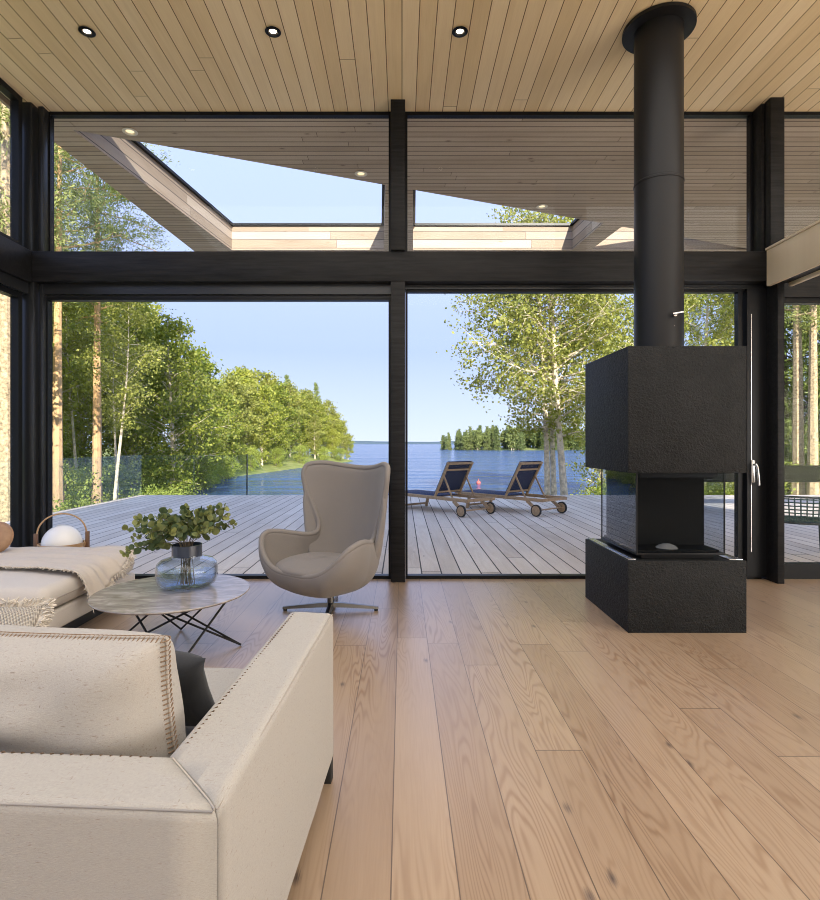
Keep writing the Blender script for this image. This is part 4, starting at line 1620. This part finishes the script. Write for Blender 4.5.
def lounger(label):
    WORLD_MODE[0] = False
    L = thing('sun_lounger', label, 'sun lounger', (0, 0, 0), 0)
    zs = .30
    W2 = .325
    for s in (1, -1):
        MB().box(-.12, 1.92, s * W2 - .02, s * W2 + .02, zs - .055, zs, .005).build('side_rail', M['teak'], L)
    m = MB()
    for k in range(12):
        x = .75 + k * .105
        m.box(x, x + .035, -W2 + .021, W2 - .021, zs - .035, zs - .015)
    m.box(1.88, 1.92, -W2 + .02, W2 - .02, zs - .05, zs)
    m.box(-.12, -.08, -W2 + .02, W2 - .02, zs - .05, zs)
    m.build('cross_slat', M['teak'], L)
    m = MB()
    m.box(.70, 1.88, -W2 + .03, W2 - .03, zs - .012, zs + .003, .003)
    m.build('seat_sling', M['navy'], L)
    # backrest
    h0 = Vector((.70, 0, zs))
    bd = Vector((-.34, 0, .60)).normalized()
    bn = Vector((bd.z, 0, -bd.x))
    LB = .68
    b = MB()
    for s in (1, -1):
        y = s * (W2 - .03)
        b.bar(h0 + Vector((0, y, 0)), h0 + bd * LB + Vector((0, y, 0)), .038, .03)
    b.bar(h0 + bd * (LB - .02) + Vector((0, -W2 + .01, 0)), h0 + bd * (LB - .02) + Vector((0, W2 - .01, 0)), .035, .04)
    b.bar(h0 + bd * (LB - .15) + Vector((0, -W2 + .03, 0)), h0 + bd * (LB - .15) + Vector((0, W2 - .03, 0)), .02, .03)
    b.bar(h0 + bd * .08 + Vector((0, -W2 + .03, 0)), h0 + bd * .08 + Vector((0, W2 - .03, 0)), .02, .03)
    bk = b.build('backrest', M['teak'], L)
    sl = MB()
    p0, p1 = h0 + bd * .03 + bn * .022, h0 + bd * (LB + .005) + bn * .022
    vs = []
    for p in (p0, p1):
        for y in (-W2 + .02, W2 - .02):
            vs.append(p + Vector((0, y, 0)))
            vs.append(p + Vector((0, y, 0)) + bn * .012)
    sl.add(vs, [(0, 2, 6, 4), (1, 5, 7, 3), (0, 4, 5, 1), (2, 3, 7, 6), (0, 1, 3, 2), (4, 6, 7, 5)])
    sl.build('back_sling', M['navy'], bk)
    for s in (1, -1):
        y = s * (W2 - .055)
        m = MB()
        m.bar(h0 + bd * .40 + Vector((0, y, 0)), (.28, y, zs - .04), .02, .025)
        m.build('prop', M['teak'], bk)
    # legs with wheels at the head, plain legs at the foot
    for s in (1, -1):
        m = MB()
        m.bar((.22, s * W2, zs - .05), (.0, s * W2, .09), .035, .05)
        m.build('leg', M['teak'], L)
        m = MB()
        m.bar((1.55, s * W2, zs - .05), (1.62, s * W2, .0), .035, .05)
        m.build('leg', M['teak'], L)
        c = Vector((0, s * (W2 + .04), .1))
        w = MB()
        w.smooth = True
        for (r0_, r1_, ww, mi) in ((0, .082, .026, 0), (.082, .1, .03, 1)):
            n = 28
            vs, fs = [], []
            for k in range(n):
                a = 2 * PI * k / n
                for (rr, yy_) in ((r0_ if r0_ else .0, -ww / 2), (r1_, -ww / 2), (r1_, ww / 2), (r0_ if r0_ else .0, ww / 2)):
                    vs.append(c + Vector((rr * math.cos(a), yy_, rr * math.sin(a))))
            for k in range(n):
                k2 = (k + 1) % n
                for q in range(4):
                    q2 = (q + 1) % 4
                    fs.append((k * 4 + q, k * 4 + q2, k2 * 4 + q2, k2 * 4 + q))
            w.mi = mi
            w.add(vs, fs, False)
        w.build('wheel', [M['teak'], M['rubber']], L)
    MB().tube([(0, -W2 - .06, .1), (0, W2 + .06, .1)], .013, 8).build('axle', M['teak'], L)
    m = MB()
    m.bar((1.6, -W2, .06), (1.6, W2, .06), .025, .035)
    m.build('stretcher', M['teak'], L)
    WORLD_MODE[0] = True
    return L


M['teak'] = simple('weathered teak', (.36, .25, .15), .6, 0, .3, 20, .2)
M['navy'] = simple('navy sling fabric', (.022, .035, .085), .8, 0, .2, 200, .15)
l1 = lounger('wooden sun lounger with navy sling nearer the middle pillar')
for (o_, lx, ly) in ((l1, 1.26, 9.47),):
    o_.location = (lx, ly, ZD)
    o_.rotation_euler = (0, 0, la)
l2 = copy_tree(l1, (2.52, 9.55, ZD), la, 1, 'wooden sun lounger with navy sling nearer the birch trunks and the stove')

buoy = thing('buoy', 'small red buoy floating on the lake behind the loungers', 'buoy', at(478.5, 483, 44) + Vector((0, 0, -.05)))
M['buoy'] = simple('faded red plastic', (.62, .14, .12), .5)
bz = at(478.5, 483, 44)
MB().lathe([(0, -.17)] + [(.17 * math.cos(math.radians(a)), .17 * math.sin(math.radians(a))) for a in range(-75, 90, 15)] + [(0, .17)], (bz.x, bz.y, -1.92), 20).build('float', M['buoy'], buoy)
MB().cyl((bz.x, bz.y), .03, -1.78, -1.62, 10).build('top_eye', M['buoy'], buoy)

# ---- rope chair outside the right window
CX, CY = 4.40, 6.15
ch = thing('rope_armchair', 'dark green rope-weave armchair outside the right window', 'chair', (CX, CY, ZD))
M['rope'] = simple('dark green rope', (.045, .085, .075), .7)
M['dark_metal'] = simple('dark green metal', (.02, .03, .028), .4, .2)
fw = Vector((.25, 1, 0)).normalized()              # it looks out to the lake
sd = Vector((fw.y, -fw.x, 0))


def C_(s, f, z):
    return Vector((CX, CY, ZD)) + sd * s + fw * f + Vector((0, 0, z))


seat_c = [C_(.36 * math.cos(2 * PI * k / 36), .33 * math.sin(2 * PI * k / 36), .38) for k in range(36)]
m = MB().tube(seat_c, .011, 8, closed=True)
arc = [C_(.40 * math.cos(math.radians(a)), .36 * math.sin(math.radians(a)), .66 - .10 * max(0, math.sin(math.radians(a))) ** .7) for a in range(170, 371, 8)]
m.tube(arc, .012, 8)
m.build('chair_frame', M['dark_metal'], ch)
m = MB()
arcl = [C_(.365 * math.cos(math.radians(a)), .335 * math.sin(math.radians(a)), .40) for a in range(170, 371, 8)]
for lv in range(7):
    f = lv / 7 + .05
    m.tube([a.lerp(b, f) for a, b in zip(arcl, arc)], .007, 5)
for i in range(len(arc)):
    m.tube([arcl[i], arc[i]], .007, 5)
m.build('woven_back', M['rope'], ch)
m = MB()
for k in range(-5, 6):
    q = .33 * math.sqrt(1 - (k / 5.6) ** 2)
    m.tube([C_(k * .064, -q, .385), C_(k * .064, 0, .37), C_(k * .064, q, .385)], .010, 5)
for k in range(-5, 6):
    q = .36 * math.sqrt(1 - (k / 5.6) ** 2)
    m.tube([C_(-q, k * .059, .388), C_(0, k * .059, .375), C_(q, k * .059, .388)], .010, 5)
m.build('woven_seat', M['rope'], ch)
for s, f in ((-.27, -.24), (.27, -.24), (-.27, .24), (.27, .24)):
    MB().tube([C_(s, f, .38), C_(s * 1.12, f * 1.15, 0)], .010, 8).build('leg', M['dark_metal'], ch)

# ---- deck railing behind the chair
rl = thing('deck_railing', 'dark wooden deck railing behind the rope armchair', 'railing', (8, 10.2, ZD))
M['rail_wood'] = simple('green-brown timber', (.014, .016, .008), .8, 0, .05, 12, .25)
MB().box(5.2, 12.4, 10.1, 10.24, .50, .80, .005).build('handrail', M['rail_wood'], rl)
for x in (5.3, 8.0, 10.6):
    MB().box(x, x + .09, 10.125, 10.215, ZD, .50, .004).build('post', M['rail_wood'], rl)

# ------------------------------------------------------------------ light, sky, camera
def area(name, loc, target, sx, sy, power, col):
    l = bpy.data.lights.new(name, 'AREA')
    l.shape = 'RECTANGLE'
    l.size, l.size_y = sx, sy
    l.energy = power
    l.color = col
    o = bpy.data.objects.new(name, l)
    COL.objects.link(o)
    o.location = loc
    o.rotation_euler = (Vector(target) - Vector(loc)).to_track_quat('-Z', 'Y').to_euler()
    return o


sun = bpy.data.lights.new('sun', 'SUN')
sun.energy = 6.3
sun.angle = math.radians(.6)
sun.color = (1, .93, .80)
so = bpy.data.objects.new('sun', sun)
COL.objects.link(so)
so.rotation_euler = Vector((-.21, .91, -.37)).to_track_quat('-Z', 'Y').to_euler()

# added fill panels by the solid right and rear walls, no windows there
area('window_daylight_right', (7.1, -.5, 1.8), (0, .3, 3.4), 6.5, 3.2, 270, (1, .96, .90))
area('window_daylight_rear', (1.9, -4.9, 2.1), (1.9, 5, 2.1), 10.4, 4.0, 70, (1, .98, .95))
area('ceiling_lamps', (1.9, .7, ZC - .06), (1.9, .7, 0), 9.4, 5.0, 215, (1, .98, .95))  # added overhead fill panel just under the ceiling, no fixture for it
for i, x in enumerate((-2.27, -.93, .418)):
    s = bpy.data.lights.new('downlight_beam', 'SPOT')
    s.energy = 18
    s.spot_size = math.radians(95)
    s.spot_blend = .6
    s.color = (1, .84, .64)
    s.shadow_soft_size = .03
    o = bpy.data.objects.new('downlight_beam', s)
    COL.objects.link(o)
    o.location = (x, 4.02, ZC - .03)

w = bpy.data.worlds.new('sky')
SC.world = w
w.use_nodes = True
nt = w.node_tree
nt.nodes.clear()
wo = nt.nodes.new('ShaderNodeOutputWorld')
bg = nt.nodes.new('ShaderNodeBackground')
tc = nt.nodes.new('ShaderNodeTexCoord')
sp = nt.nodes.new('ShaderNodeSeparateXYZ')
rp = nt.nodes.new('ShaderNodeValToRGB')
nt.links.new(tc.outputs['Generated'], sp.inputs[0])
nt.links.new(sp.outputs['Z'], rp.inputs[0])
el = rp.color_ramp.elements
stops = [(0.0, (.58, .655, .82)), (.05, (.52, .61, .83)), (.16, (.40, .505, .82)), (.30, (.455, .555, .92)), (.55, (.49, .61, 1.0)), (1.0, (.42, .58, 1.0))]
while len(el) < len(stops):
    el.new(.5)
for e, (p, c) in zip(el, stops):
    e.position = p
    e.color = c + (1,)
nt.links.new(rp.outputs[0], bg.inputs[0])
bg.inputs[1].default_value = 1.0
nt.links.new(bg.outputs[0], wo.inputs[0])

cam = bpy.data.cameras.new('camera')
cam.sensor_width = 36
cam.sensor_fit = 'AUTO'
cam.lens = F / 900 * 36
cam.shift_x = 8 / 900
cam.shift_y = -7 / 900
cam.clip_end = 10000
cam.clip_start = .05
co = bpy.data.objects.new('camera', cam)
COL.objects.link(co)
co.location = (0, 0, EYE)
co.rotation_euler = (PI / 2, 0, 0)
SC.camera = co

SC.view_settings.view_transform = 'Standard'
SC.view_settings.look = 'None'
SC.view_settings.gamma = 1
SC.view_settings.use_curve_mapping = False
SC.view_settings.exposure = .6
SC.cycles.transparent_max_bounces = 16
SC.cycles.max_bounces = 10
SC.cycles.diffuse_bounces = 5
SC.cycles.sample_clamp_indirect = 8
SC.cycles.filter_width = 1.0
